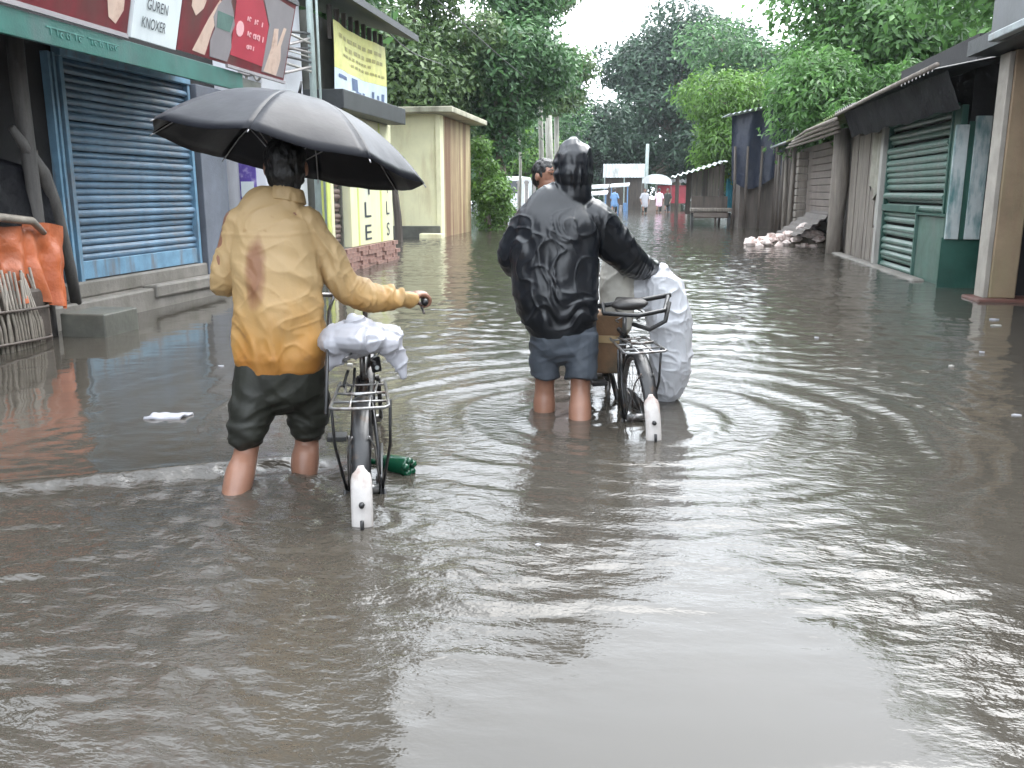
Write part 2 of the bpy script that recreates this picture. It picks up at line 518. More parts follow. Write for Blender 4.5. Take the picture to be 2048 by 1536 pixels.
def water_height(x, y):
    # loose noise that bends every wave train
    w1 = vnoise(x * 0.9 + 3, y * 0.9, 1.5)
    w2 = vnoise(x * 2.3, y * 2.3 + 7, 4.5)
    # how lively the surface is: quiet pools beside the shops and in the middle foreground
    calm = 1 - 0.90 * sstep(-2.0, -2.9, x + 0.25 * (y - 4) * 0) * sstep(3.4, 4.4, y) * sstep(13, 9, y)
    calm *= 1 - 0.85 * sstep(1.5, 2.4, x - 0.10 * y) * sstep(2.2, 3.2, y) * sstep(17, 13, y)
    fore = np.exp(-(((x - 0.12 - 0.12 * w1) / 0.70) ** 2 + ((y - 1.25) / 1.2) ** 2) ** 2)
    calm *= 1 - 0.94 * fore
    h = np.zeros_like(x)
    # wind and rain chop, crests mostly across the street
    far = sstep(3.8, 6.5, y)
    nearf = sstep(60, 12, y)
    ch = calm * (1 - 0.7 * np.exp(-(np.hypot((x + 0.12) * 0.95, y - 4.55) / 1.9) ** 4))
    h += 0.0048 * ch * vnoise(x * 1.7 + 0.5 * w2, y * 3.4 + 0.8 * w1, 0.3) * (0.5 + 0.8 * far)
    h += 0.0048 * ch * vnoise(x * 4.2 + w1, y * 8.5 + w2, 2.3) * (0.45 + 0.9 * far) * nearf
    h += 0.0040 * ch * vnoise(x * 11 + w1, y * 19 + w2, 6.1) * (0.6 + 0.8 * far) * nearf
    # rings round the second man and his bicycle
    d2 = np.hypot((x + 0.12) * 0.95, y - 4.55) + 0.07 * w1 + 0.03 * w2
    a2 = sstep(0.25, 0.7, d2) * np.exp(-(d2 / 1.9) ** 2)
    side = 0.45 + 0.55 * sstep(-0.9, 0.4, (y - 4.55) / (d2 + 0.1))
    h += 0.0105 * a2 * side * (0.8 + 0.35 * w2) * np.sin(2 * np.pi * d2 / 0.34 + 1.0 * w1 + 0.4 * w2)
    h += 0.0050 * a2 * (0.6 + 0.8 * w1) * np.sin(2 * np.pi * d2 / 0.15 + 3.5 * w2)
    # bow wave and trail of the first man: a V opening towards the viewer
    cx, cy = -1.42, 3.55
    u, v = x - cx, cy - y                        # v grows behind him
    for sgn, slope, amp in ((-1, 1.9, 0.030), (1, 0.42, 0.014)):
        e = (sgn * u - slope * np.maximum(v, 0) - 0.12 + 0.08 * w1) / np.hypot(1, slope)
        fade = np.exp(-np.maximum(v, 0) / 1.5) * sstep(-0.15, 0.12, v)
        h += amp * fade * (np.exp(-(e / 0.055) ** 2) - 0.6 * np.exp(-((e + 0.14) / 0.07) ** 2) + 0.4 * np.exp(-((e + 0.28) / 0.06) ** 2))
    inside = sstep(0.1, -0.15, (-u - 1.9 * np.maximum(v, 0) - 0.12)) * sstep(0.15, -0.1, (u - 0.42 * np.maximum(v, 0) - 0.1)) * sstep(-0.1, 0.25, v)
    tr = inside * np.exp(-np.maximum(v, 0) / 2.6)
    diag = x * 0.35 + y                            # the trail's crests run slanting across
    h += tr * (0.0065 * vnoise(x * 3.0 + w2, diag * 7.5 + w1, 8.8) + 0.0062 * ridge0(vnoise(x * 5 + w1, diag * 11 + w2, 3.7))
               + 0.0080 * vnoise(x * 14, diag * 32, 5.7))
    for k in range(9):                             # short sharp crests in the trail
        px_, py_ = -1.9 + 0.9 * _hash(k, 3, 1) , 2.1 + 0.75 * _hash(k, 8, 2)
        uu = (x - px_) * 0.94 + (y - py_) * 0.34
        vv = -(x - px_) * 0.34 + (y - py_) * 0.94
        h += 0.009 * np.exp(-(uu / 0.16) ** 2 - ((vv + 0.02 * w2) / 0.022) ** 2)
    # trail of the second man running to the right foreground, and small eddies
    e = (x - 0.62 - 0.42 * (2.9 - y)) + 0.10 * w1
    tr2 = np.exp(-(e / 0.24) ** 2) * sstep(3.6, 2.4, y)
    h += tr2 * (0.007 * vnoise(x * 4.5 + w1, (y - .35 * x) * 9 + w2, 1.1) + 0.007 * vnoise(x * 11, (y - .35 * x) * 24, 7.1))
    e3 = np.exp(-(((x + 0.45) / 0.5) ** 2 + ((y - 2.45) / 0.55) ** 2))
    h += e3 * (0.007 * vnoise(x * 3.5 + w1, y * 9 + w2, 4.1) + 0.007 * vnoise(x * 9, y * 22, 3.1))
    # wash against bicycle wheels and legs
    for (lx, ly) in ((-1.63, 3.1), (-1.46, 3.42), (-1.0, 2.9), (-0.56, 4.63), (-0.36, 4.5), (0.05, 4.2)):
        d = np.hypot(x - lx, y - ly) + 0.03 * w2
        h += 0.0045 * np.exp(-d / 0.14) * np.cos(2 * np.pi * d / 0.10 + 2.5 * w2) * (0.7 + 0.7 * w2)
    h *= 1 - 0.8 * fore
    live = np.clip(0.22 * calm * (0.35 + far) + 0.9 * tr + 0.9 * tr2 + 0.8 * e3 + 0.5 * a2 + 0.01, 0, 1) * (1 - 0.85 * fore)
    return h, live


def drops(x, y, h):
    r2 = np.random.default_rng(5)
    for k in range(120):
        px_, py_ = r2.uniform(-4.5, 3.4), r2.uniform(1.6, 8.5)
        q = (abs(x - px_) < 0.14) & (abs(y - py_) < 0.14)
        d = np.hypot(x[q] - px_, y[q] - py_)
        r0 = r2.uniform(0.02, 0.07)
        h[q] += 0.0030 * np.exp(-((d - r0) / 0.016) ** 2) * np.cos((d - r0) * 190)
    return h


ys = [-30.0, -12, -5, -2, 0.2]
yy = 0.5
while yy < 95:
    ys.append(yy)
    yy += 0.016 + 0.0042 * max(yy - 1.2, 0)
ys += [110, 140, 200]
xs = np.concatenate([[-190, -90, -40, -20, -14], np.arange(-9, -3.2, 0.035), np.arange(-3.2, 2.6, 0.0175), np.arange(2.6, 6.5, 0.04), [9, 14, 20, 40, 90, 190]])
ys = np.array(ys)
GX, GY = np.meshgrid(xs, ys)
GH, GL = water_height(GX, GY)
GH = drops(GX, GY, GH)
fadeo = sstep(-14, -8.5, GX) * sstep(9, 6, GX) * sstep(140, 70, GY) * sstep(-1, 0.4, GY)
GH = GH * fadeo
nx, ny = len(xs), len(ys)
V = np.column_stack([GX.ravel(), GY.ravel(), GH.ravel()])
ii = np.arange((ny - 1) * nx).reshape(ny - 1, nx)[:, :-1].ravel()
F = np.column_stack([ii, ii + 1, ii + nx + 1, ii + nx])
me = bpy.data.meshes.new('water')
me.vertices.add(len(V)); me.vertices.foreach_set('co', V.ravel())
me.loops.add(F.size); me.loops.foreach_set('vertex_index', F.ravel().astype(np.int32))
me.polygons.add(len(F)); me.polygons.foreach_set('loop_start', (np.arange(len(F)) * 4).astype(np.int32))
me.update(calc_edges=True)
me.polygons.foreach_set('use_smooth', [True] * len(F))
at_ = me.attributes.new('chop', 'FLOAT', 'POINT'); at_.data.foreach_set('value', GL.ravel().astype(np.float32))
water = bpy.data.objects.new('water', me)
COL.objects.link(water)
tag(water, kind='structure')

mw = bpy.data.materials.new('muddy_flood_water')
mw.use_nodes = True
t = mw.node_tree; N, Lk = t.nodes, t.links
b = N['Principled BSDF']
tc = N.new('ShaderNodeTexCoord')
n1 = N.new('ShaderNodeTexNoise'); n1.inputs['Scale'].default_value = 0.7; n1.inputs['Detail'].default_value = 4
Lk.new(tc.outputs['Object'], n1.inputs['Vector'])
rp = N.new('ShaderNodeValToRGB')
rp.color_ramp.elements[0].position = 0.3; rp.color_ramp.elements[1].position = 0.72
rp.color_ramp.elements[0].color = (0.044, 0.0395, 0.0325, 1); rp.color_ramp.elements[1].color = (0.058, 0.0515, 0.042, 1)
Lk.new(n1.outputs['Fac'], rp.inputs[0]); Lk.new(rp.outputs[0], b.inputs['Base Color'])
b.inputs['Roughness'].default_value = 0.04
b.inputs['IOR'].default_value = 1.46
mp = N.new('ShaderNodeMapping'); mp.inputs['Scale'].default_value = (0.55, 1.0, 1.0)
Lk.new(tc.outputs['Object'], mp.inputs['Vector'])
n2 = N.new('ShaderNodeTexNoise'); n2.inputs['Scale'].default_value = 17; n2.inputs['Detail'].default_value = 4; n2.inputs['Roughness'].default_value = .6
Lk.new(mp.outputs[0], n2.inputs['Vector'])
atn = N.new('ShaderNodeAttribute'); atn.attribute_name = 'chop'
bp = N.new('ShaderNodeBump'); bp.inputs['Distance'].default_value = 0.015
Lk.new(atn.outputs['Fac'], bp.inputs['Strength'])
Lk.new(n2.outputs['Fac'], bp.inputs['Height']); Lk.new(bp.outputs[0], b.inputs['Normal'])
b.inputs['Specular IOR Level'].default_value = 0.5
me.materials.append(mw)

# ================================================================ left side: shop with the blue shutter
XL = -5.25


def shutter(name, parent, m, m_rail, X, y0, y1, z0, z1, n, face=1, bottom=0.0, m_bottom=None, rail=0.05, prof=0.022):
    """roller shutter in a plane of constant X: rails and bottom bar in one mesh, every slat its own child"""
    s = MB().box(X - 0.02 * face, X + 0.07 * face, y0 - rail, y1 + rail, z1 + 0.002, z1 + 0.10).build(name, m_rail, parent, bevel=0.006)
    for yr in (y0 - rail, y1):
        MB().box(X - 0.02 * face, X + 0.055 * face, yr, yr + rail, z0 - 0.02, z1).build('guide_rail', m_rail, s, bevel=0.004)
    if bottom:
        MB().box(X, X + 0.03 * face, y0 + 0.003, y1 - 0.003, z0, z0 + bottom).build('bottom_bar', m_bottom or m_rail, s, bevel=0.006)
    zb = z0 + bottom
    p = (z1 - zb) / n
    prof2 = [(0, 0), (prof * 0.55, p * 0.08), (prof, p * 0.35), (prof * 0.9, p * 0.6), (prof * 0.35, p * 0.86), (0, p * 0.97), (-0.01, p * 0.97), (-0.01, 0)]
    slat = None
    for k in range(n):
        if slat is None:
            q = MB(); q.prism([(a * face, b_) for a, b_ in prof2], (X, y0 + 0.004, zb), (1, 0, 0), (0, 0, 1), (0, y1 - y0 - 0.008, 0))
            slat = q.build('slat', m, s, smooth=False)
        else:
            place(slat, 'slat', (random.uniform(-.0025, .0025), 0, k * p), s, rot=(random.uniform(-.002, .002), random.uniform(-.03, .03), random.uniform(-.0015, .0015)))
    return s


shop = thing('shop_building', 'shop with blue roller shutter, green fascia and concrete platform in the flood', 'building', (XL, 8.4, GROUND))
w = MB()
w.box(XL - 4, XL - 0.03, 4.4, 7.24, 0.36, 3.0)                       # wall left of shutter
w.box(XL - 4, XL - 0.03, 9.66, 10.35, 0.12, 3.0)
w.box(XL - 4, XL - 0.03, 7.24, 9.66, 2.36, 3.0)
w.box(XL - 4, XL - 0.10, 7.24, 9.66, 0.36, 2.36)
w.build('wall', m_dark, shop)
pl = MB()
pl.box(XL - 3.9, -5.02, 6.62, 10.3, GROUND, 0.21)
pl.box(XL - 3.9, -5.17, 7.1, 9.75, 0.21, 0.36)
pl.build('platform', m_conc, shop, bevel=0.02)
for yk, wd in ((8.25, 1.5),):
    MB().box(-5.15, -4.985, yk, yk + wd, 0.10, 0.235).build('stone_slab', m_conc, shop, bevel=0.02, jitter=0.012)
shutter('shutter', shop, m_blue, m_blue_lt, XL, 7.42, 9.55, 0.37, 2.34, 27, bottom=0.17, m_bottom=m_blue_lt)
for yr in (7.235, 7.30):
    MB().box(XL - 0.03, XL + 0.045, yr, yr + 0.032, 0.33, 2.36).build('door_rail', m_blue_lt, shop, bevel=0.004)
MB().box(XL - 0.03, XL + 0.10, 9.66, 10.28, 0.12, 2.36).build('pier', m_greyblue, shop, bevel=0.01)
aw = MB()
aw.add([(-4.3, 4.2, 2.22), (-4.3, 9.3, 2.22), (-5.4, 9.3, 2.55), (-5.4, 4.2, 2.55), (-4.3, 4.2, 2.26), (-4.3, 9.3, 2.26), (-5.4, 9.3, 2.59), (-5.4, 4.2, 2.59)],
       [(0, 1, 2, 3), (4, 5, 6, 7), (0, 1, 5, 4), (2, 3, 7, 6), (1, 2, 6, 5), (0, 3, 7, 4)])
awn = aw.build('awning', m_tin_dark, shop)
fa = MB(); fa.box(-4.305, -4.27, 4.15, 9.0, 2.19, 2.37)
fas = fa.build('fascia', m_greenfascia, shop, bevel=0.006)
MB().box(-4.31, -4.275, 9.0, 9.45, 2.18, 2.33).build('fascia_end', m_conc_dark, shop, bevel=0.006)


def scribble(name, m, parent, o, u, v, width, h, n, seed=1, bar=True, depth=0.003, thick=0.16):
    """a line of hand-painted script too blurred to read: hanging strokes under a head line"""
    rr = random.Random(seed)
    mb = MB()
    o, u, v = Vector(o), Vector(u).normalized(), Vector(v).normalized()
    nrm = u.cross(v).normalized() * depth
    th = h * thick
    if bar:
        mb.prism([(0, h - th), (width, h - th), (width, h), (0, h)], o, u, v, nrm)
    st = width / n
    for k in range(n):
        x0 = st * (k + 0.2)
        kind = rr.randrange(4)
        hh = h * rr.uniform(0.75, 0.98)
        if kind != 3:
            mb.prism([(x0 + st * .4, h - hh), (x0 + st * .4 + th, h - hh), (x0 + st * .4 + th, h - th * 1.01), (x0 + st * .4, h - th * 1.01)], o, u, v, nrm * 0.97)
        if kind in (0, 2, 3):
            c = (x0 + st * .15, h * rr.uniform(.35, .55))
            rrd = st * .3
            ring = [(c[0] + rrd * math.cos(a), c[1] + rrd * math.sin(a)) for a in np.linspace(0.4, 5.2, 8)]
            inn = [(c[0] + rrd * .45 * math.cos(a), c[1] + rrd * .45 * math.sin(a)) for a in np.linspace(5.2, 0.4, 8)]
            mb.prism(ring + inn, o, u, v, nrm * 0.94)
    return mb.build(name, m, parent)


scribble('painted_script', m_palegreen, fas, (-4.268, 5.95, 2.25), (0, 1, 0), (0, 0, 1), 0.42, 0.065, 6, 3)
scribble('painted_script', m_palegreen, fas, (-4.268, 6.42, 2.25), (0, 1, 0), (0, 0, 1), 0.40, 0.065, 6, 8)

# timber post with a forked branch beside the shutter
po = MB()
po.tube([(-4.93, 6.50, GROUND), (-4.95, 6.52, 0.6), (-4.93, 6.50, 1.3), (-4.95, 6.5, 2.0), (-4.92, 6.48, 2.52)], [0.07, 0.066, 0.062, 0.07, 0.06], 9, jit=0.1)
po.tube([(-4.93, 6.34, 1.66), (-4.93, 6.46, 1.52), (-4.93, 6.62, 1.32), (-4.96, 6.76, 1.08), (-5.02, 6.98, 0.5), (-5.06, 7.06, 0.20)], [0.028, 0.045, 0.062, 0.058, 0.05, 0.045], 9, jit=0.12)
po.build('forked_post', mat('dark_grey_timber', (.075, .07, .066), .3, 4, .7, .6, 25, stretch=(5, 5, .4)), smooth=True, label='grey timber post with a forked slanting branch beside the blue shutter', cat='post')

# dark stall at the left edge, orange tarp, woven stick basket
st = thing('covered_stall', 'stall under black plastic sheeting with orange tarp hanging below, by timber post', 'stall', (-5.0, 5.9, GROUND))
for (x_, y_) in ((-4.98, 6.62), (-4.98, 5.0), (-5.9, 6.6), (-5.9, 5.0)):
    MB().tube([(x_, y_, GROUND), (x_ + .01, y_, 1.5)], [0.03, 0.026], 7, jit=.1).build('leg', m_darkwood, st)
nu, nv = 40, 34
vs, fs = [], []
for i in range(nu):
    for j in range(nv):
        u_, v_ = i / (nu - 1), j / (nv - 1)
        y_ = 4.9 + 1.78 * u_
        if v_ < 0.45:
            q = v_ / .45
            x_, z_ = -5.95 + 0.98 * q, 1.58 + 0.10 * math.sin(3 * u_) - 0.28 * u_ * q
        else:
            q = (v_ - .45) / .55
            x_, z_ = -4.97 + 0.08 * q, 1.30 + .28 * (1 - u_) - (0.42 + 0.12 * u_) * q - 0.05 * math.sin(7 * u_)
        d_ = 0.03 * float(vnoise(y_ * 4, z_ * 2 + x_ * 3, 3)) + 0.015 * float(vnoise(y_ * 11, z_ * 3, 9))
        vs.append((x_ + d_, y_, z_ + d_ * .5))
for i in range(nu - 1):
    for j in range(nv - 1):
        fs.append((i * nv + j, i * nv + j + 1, (i + 1) * nv + j + 1, (i + 1) * nv + j))
MB().add(vs, fs).build('black_sheet', m_tarpblack, st, smooth=True)
MB().tube([(-4.90, 6.02, 1.26), (-4.88, 6.06, 1.22), (-4.88, 6.05, 1.17), (-4.90, 5.98, 1.16)], 0.008, 6).build('hook', m_tin_white, st, smooth=True)
vs, fs = [], []
nu, nv = 60, 26
for i in range(nu):
    for j in range(nv):
        u_, v_ = i / (nu - 1), j / (nv - 1)
        y_ = 5.2 + 1.46 * u_ - 0.10 * v_ * u_
        top = 1.02 - 0.14 * u_ + 0.03 * math.sin(9 * u_)
        z_ = top - (0.62 + 0.05 * math.sin(8 * u_)) * v_
        f_ = 0.035 * (0.3 + v_) * math.sin(34 * u_ + 3 * float(vnoise(u_ * 5, v_ * 2, 2))) + 0.03 * float(vnoise(u_ * 14, v_ * 5, 5))
        vs.append((-4.79 + f_ - 0.03 * math.cos(3 * v_), y_, z_))
for i in range(nu - 1):
    for j in range(nv - 1):
        fs.append((i * nv + j, i * nv + j + 1, (i + 1) * nv + j + 1, (i + 1) * nv + j))
MB().add(vs, fs).build('orange_tarp', m_orange, st, smooth=True)
tb = MB(); tb.tube([(-4.80, 5.25, 1.00), (-4.78, 5.9, 0.985), (-4.78, 6.25, 0.95), (-4.80, 6.4, 0.85)], [.03, .033, .03, .02], 8, jit=.1)
tb.build('rolled_edge', m_bamboo, st, smooth=True)
bk = thing('stick_basket', 'tall basket of upright split bamboo sticks standing in water under orange tarp', 'basket', (-4.75, 5.9, GROUND))
for k in range(26):
    a_ = k / 25
    y0_ = 5.42 + 0.88 * a_
    x0_ = -4.70 + 0.10 * (2 * a_ - 1) ** 2 * -1
    b_ = MB()
    lean = random.uniform(-.05, .05) - .08 * a_
    b_.tube([(x0_, y0_ + 0.04, GROUND), (x0_ + random.uniform(-.01, .02), y0_ + 0.02, 0.18), (x0_ + random.uniform(-.02, .02), y0_ + lean, 0.52 + random.uniform(-.03, .08) + .06 * (1 - a_))],
            [0.013, 0.012, 0.010], 6)
    b_.build('stick', m_bamboo, bk, smooth=True)
hoop = MB()
for z_ in (0.06, 0.30):
    hoop.tube([(-4.80, 5.36, z_), (-4.688, 5.6, z_ + .01), (-4.672, 5.9, z_), (-4.69, 6.2, z_ - .01), (-4.80, 6.34, z_)], 0.012, 6)
hoop.build('hoop', m_darkwood, bk, smooth=True)
MB().box(-5.0, -4.74, 5.4, 6.3, GROUND, 0.44).build('lining', m_darkwood, bk, bevel=.03)
MB().box(-4.82, -4.42, 6.50, 6.98, GROUND, 0.19).build('step_block', m_conc_dark, bevel=0.012, label='low dark concrete block step below the blue shutter platform', cat='step')

# ---- sign boards over the green fascia
def sign_board(name, label, y0, y1, z0, z1, m, lean, X=-4.27, cat='sign', th=0.05):
    s = thing(name, label, cat, (X, (y0 + y1) / 2, z0))
    L_ = Vector((lean, 0, z1 - z0))
    nrm = Vector((L_.z, 0, -L_.x)).normalized()
    mb = MB(); mb.prism([(0, 0), (y1 - y0, 0), (y1 - y0, 1), (0, 1)], (X, y0, z0), (0, 1, 0), L_, nrm * -th)
    mb.build('panel', m, s, bevel=0.004)
    def P(a, b_, k=0.004):
        return Vector((X, y0 + a * (y1 - y0), z0)) + L_ * b_ + nrm * k
    s_axes = (Vector((0, 1, 0)), L_.normalized(), nrm, P, y1 - y0, L_.length)
    return s, s_axes


def print_poly(name, m, s, ax, poly, k=0.003):
    u, v, nrm, P, wd, ht = ax
    mb = MB(); mb.prism([(a * wd, b_ * ht) for a, b_ in poly], P(0, 0, k * .2), u, v, nrm * k)
    return mb.build(name, m, s)


s1, a1 = sign_board('maroon_signboard', 'maroon advertising board with pale hand print above green fascia, by the white sign', 4.5, 6.95, 2.42, 3.25, m_maroon, 0.2)
print_poly('red_print', m_red, s1, a1, [(0.52, .3), (.66, .3), (.68, .98), (.5, .98)])
print_poly('pale_hand_print', m_skinprint, s1, a1, [(.80, .28), (.815, .28), (.83, .55), (.85, .62), (.87, .3), (.89, .10), (.93, .06), (.965, .2), (.96, .5), (.94, .7), (.9, .97), (.82, .97)])
MB().beam((-4.262, 4.5, 2.40), (-4.262, 6.93, 2.40), .03, .035).build('edge_trim', m_greyprint, s1)
s2, a2 = sign_board('white_signboard', 'white shop board with two lines of dark lettering above green fascia', 6.97, 7.66, 2.40, 3.25, m_signwhite, 0.2, X=-4.25)
u, v, nrm, P, wd, ht = a2
text_part('lettering', 'GUREN', m_ink, s2, P(.24, .29), u, v, .085, sx=0.80)
text_part('lettering', 'KNOXER', m_ink, s2, P(.17, .12), u, v, .085, sx=0.74)
text_part('lettering', 'PJ', m_ink, s2, P(.62, .50), u, v, .08, sx=0.8)
s3, a3 = sign_board('drink_signboard', 'maroon drink advertisement board with bottle and hand prints, next to white sign', 7.68, 10.0, 2.41, 3.22, m_maroon, 0.2, X=-4.25)
print_poly('red_print', m_red, s3, a3, [(.42, .12), (.74, .10), (.74, .60), (.60, .98), (.40, .98)])
print_poly('grey_print', m_greyprint, s3, a3, [(.74, .04), (.985, .04), (.985, .94), (.62, .98), (.745, .62)])
print_poly('hand_print', m_skinprint, s3, a3, [(.06, .48), (.10, .40), (.15, .50), (.22, .97), (.07, .97)])
print_poly('hand_print', m_skinprint, s3, a3, [(.11, .04), (.21, .03), (.24, .30), (.30, .62), (.27, .66), (.20, .42)])
bot = [(.25, .03), (.40, .03), (.42, .2), (.40, .34), (.42, .46), (.39, .60), (.36, .68), (.355, .86), (.30, .86), (.295, .68), (.26, .60), (.235, .46), (.26, .34), (.235, .2)]
print_poly('bottle_print', m_greyprint, s3, a3, bot, .005)
print_poly('bottle_label_print', mat('green_label_print', (.09, .16, .14), .2), s3, a3, [(.27, .36), (.385, .36), (.40, .54), (.26, .54)], .007)
print_poly('hand_print', m_skinprint, s3, a3, [(.76, .05), (.90, .04), (.92, .25), (.90, .42), (.93, .66), (.90, .66), (.86, .40), (.845, .62), (.80, .60), (.80, .35)], .005)
u, v, nrm, P, wd, ht = a3
scribble('white_script', m_pinkprint, s3, P(.50, .55, .006), u, v, .42, .075, 5, 21, bar=False, thick=.3)
print_poly('round_print', m_pinkprint, s3, a3, [(.47 + .035 * math.cos(q), .44 + .09 * math.sin(q)) for q in np.linspace(0, 6.28, 12)[:-1]], .007)
scribble('white_script', m_pinkprint, s3, P(.52, .38, .006), u, v, .44, .085, 5, 22, bar=False, thick=.3)
scribble('white_script', m_pinkprint, s3, P(.55, .24, .006), u, v, .18, .07, 3, 23, bar=False, thick=.3)
MB().beam((-4.06, 7.7, 3.24), (-4.06, 10.05, 3.24), .05, .04).build('frame_rail', m_tin_dark, s3)
MB().beam((-4.24, 8.6, 2.395), (-4.24, 10.0, 2.395), .03, .03).build('frame_rail', m_greyprint, s3)

# ================================================================ white building and banner building
wb = thing('white_building', 'tall white plastered building behind the drink advertisement board', 'building', (-7.0, 11.2, GROUND))
MB().box(-11, -4.86, 10.75, 12.1, GROUND, 9.6).build('wall', m_white, wb, bevel=.02)
MB().box(-11.2, -4.75, 10.6, 12.25, 9.6, 9.85).build('parapet', m_conc, wb, bevel=.02)
for k in range(9):                                    # tangle of service wires at the corner
    z_ = 2.60 + .06 * k
    pts = [(-5.1, 10.70, z_ + random.uniform(-.04, .04))]
    for q in range(1, 8):
        pts.append((-5.1 + .085 * q + random.uniform(-.05, .05), 10.68 - random.uniform(0, .10), z_ + random.uniform(-.11, .11)))
    pts.append((-4.62, 11.80, z_ + .15))
    MB().tube([tuple(p) for p in catmull(np.array(pts), 4)], random.choice((.010, .014, .018)), 6).build('service_wire', (m_paleplank, m_greyshut, m_cable)[k % 3], wb, smooth=True)
shutter('shutter', wb, m_greyshut, m_conc_dark, -4.84, 10.85, 11.45, 0.35, 2.2, 22)
pst = thing('wall_poster', 'purple and white poster pasted beside the grey shutter', 'poster', (-5.1, 10.74, 1.02))
MB().box(-5.22, -5.00, 10.728, 10.752, 1.02, 1.62).build('sheet', m_purple, pst)
MB().box(-5.20, -5.03, 10.720, 10.727, 1.10, 1.30).build('white_print', m_signwhite, pst)
pp = MB(); pp.tube([(-4.62, 11.85, GROUND), (-4.62, 11.86, 3), (-4.63, 11.85, 6.5)], .045, 10)
pp.tube([(-4.50, 11.80, GROUND), (-4.5, 11.8, 6.4)], .018, 8)
pp.build('drain_pipe', m_pipe, smooth=True, label='grey green vertical pipe at the corner of the white building', cat='pipe')

bb = thing('banner_building', 'low shop with cream painted pillars and brown shutter under the yellow banner', 'building', (-5.6, 13.8, GROUND))
MB().box(-8, -4.78, 12.15, 15.4, GROUND, 3.6).build('wall', m_conc_dark, bb)
MB().box(-4.78, -4.60, 12.16, 12.28, 0.33, 2.3).build('pillar', m_limestripe, bb, bevel=.012)
MB().box(-4.78, -4.59, 12.285, 12.40, 0.33, 2.3).build('pillar', m_cream, bb, bevel=.012)
shutter('shutter', bb, m_brownshut, m_conc_dark, -4.77, 12.48, 13.05, 0.33, 2.3, 26)
pb = MB(); pb.box(-4.78, -4.60, 13.14, 15.35, 0.33, 2.3)
pbo = pb.build('pillar', m_cream, bb, bevel=.012)
for y_, w_ in ((13.45, .07), (14.62, .09)):
    MB().box(-4.605, -4.596, y_, y_ + w_, 0.34, 2.29).build('painted_stripe', m_limestripe, pbo)
for k, ch in enumerate('ILE'):
    text_part('painted_letter', ch, m_ink, pbo, (-4.598, 13.78 if ch != 'I' else 13.98, 1.13 - .36 * k), (0, 1, 0), (0, 0, 1), .24, sx=2.3)
for k, ch in enumerate('ILS'):
    text_part('painted_letter', ch, m_ink, pbo, (-4.598, 14.95 if ch != 'I' else 15.02, 1.15 - .36 * k), (0, 1, 0), (0, 0, 1), .22, sx=1.3)
MB().box(-4.85, -4.50, 12.10, 15.45, GROUND, -0.02).build('footing', m_conc_dark, bb)
bsrc = None
for c in range(5):
    for k in range(12):
        y_ = 12.14 + .272 * k + (.136 if c % 2 else 0)
        if y_ > 15.25: continue
        if bsrc is None:
            bsrc = MB().box(-4.72, -4.50, 12.14, 12.14 + .258, -0.02, 0.045).build('brick', m_brick, bb, bevel=.006)
        else:
            place(bsrc, 'brick', (random.uniform(-.012, .012) - .008 * c, y_ - 12.14, .07 * c), bb, rot=(0, 0, random.uniform(-.012, .012)))
MB().box(-4.78, -4.62, 12.13, 15.4, -0.02, 0.335).build('mortar_bed', m_conc_dark, bb)
MB().box(-4.9, -4.28, 12.1, 15.2, 2.30, 2.56).build('canopy', m_tin_dark, bb, bevel=.01)
eav = MB()
eav.add([(-4.15, 11.95, 3.72), (-4.15, 15.7, 3.72), (-8, 15.7, 4.9), (-8, 11.95, 4.9), (-4.15, 11.95, 3.82), (-4.15, 15.7, 3.82), (-8, 15.7, 5.0), (-8, 11.95, 5.0)],
        [(0, 1, 2, 3), (4, 5, 6, 7), (0, 1, 5, 4), (2, 3, 7, 6), (1, 2, 6, 5), (0, 3, 7, 4)])
eav.build('roof', m_tin_dark, bb)
for k in range(9):
    y_ = 12.6 + .3 * k
    MB().box(-4.66, -4.60, y_, y_ + .05, 3.3, 3.75).build('rafter', m_darkwood, bb)
bn = thing('yellow_banner', 'yellow printed banner with pale blue lower part hung on the low shop', 'banner', (-4.55, 13.8, 2.6))
vs, fs = [], []
nu, nv = 30, 12


def bsurf(u_, v_):
    return (-4.56 + .02 * math.sin(7 * u_ + 2 * v_) + .012 * math.sin(19 * u_), 12.52 + 2.48 * u_, 2.58 + .96 * v_ - .03 * math.sin(3.1 * u_))


def bpatch(name, m, u0, u1, v0, v1, off, par, nu=24, nv=8):
    vs, fs = [], []
    for i in range(nu):
        for j in range(nv):
            p_ = bsurf(u0 + (u1 - u0) * i / (nu - 1), v0 + (v1 - v0) * j / (nv - 1))
            vs.append((p_[0] + off, p_[1], p_[2]))
    for i in range(nu - 1):
        for j in range(nv - 1):
            fs.append((i * nv + j, (i + 1) * nv + j, (i + 1) * nv + j + 1, i * nv + j + 1))
    return MB().add(vs, fs).build(name, m, par, smooth=True)


bpatch('upper_cloth', m_banner, 0, 1, .34, 1, 0, bn)
bpatch('lower_cloth', m_banner_lo, 0, 1, 0, .338, 0, bn)
for k, (v0, v1, u0, u1) in enumerate(((.80, .86, .08, .92), (.66, .72, .2, .95), (.56, .60, .15, .7), (.46, .50, .3, .97))):
    n_ = 9
    for q in range(n_):
        ua = u0 + (u1 - u0) * q / n_
        ub = ua + (u1 - u0) / n_ * random.uniform(.55, .85)
        bpatch('printed_word', m_olive, ua, ub, v0, v1, .006, bn, 3, 3)
for (u0, u1, v0, v1) in ((.05, .2, .22, .27), (.30, .40, .12, .30), (.36, .48, .03, .12), (.52, .58, .02, .14), (.70, .74, .05, .20), (.80, .85, .08, .16), (.90, .95, .04, .2)):
    bpatch('printed_figure', m_navyink, u0, u1, v0, v1, .006, bn, 4, 4)

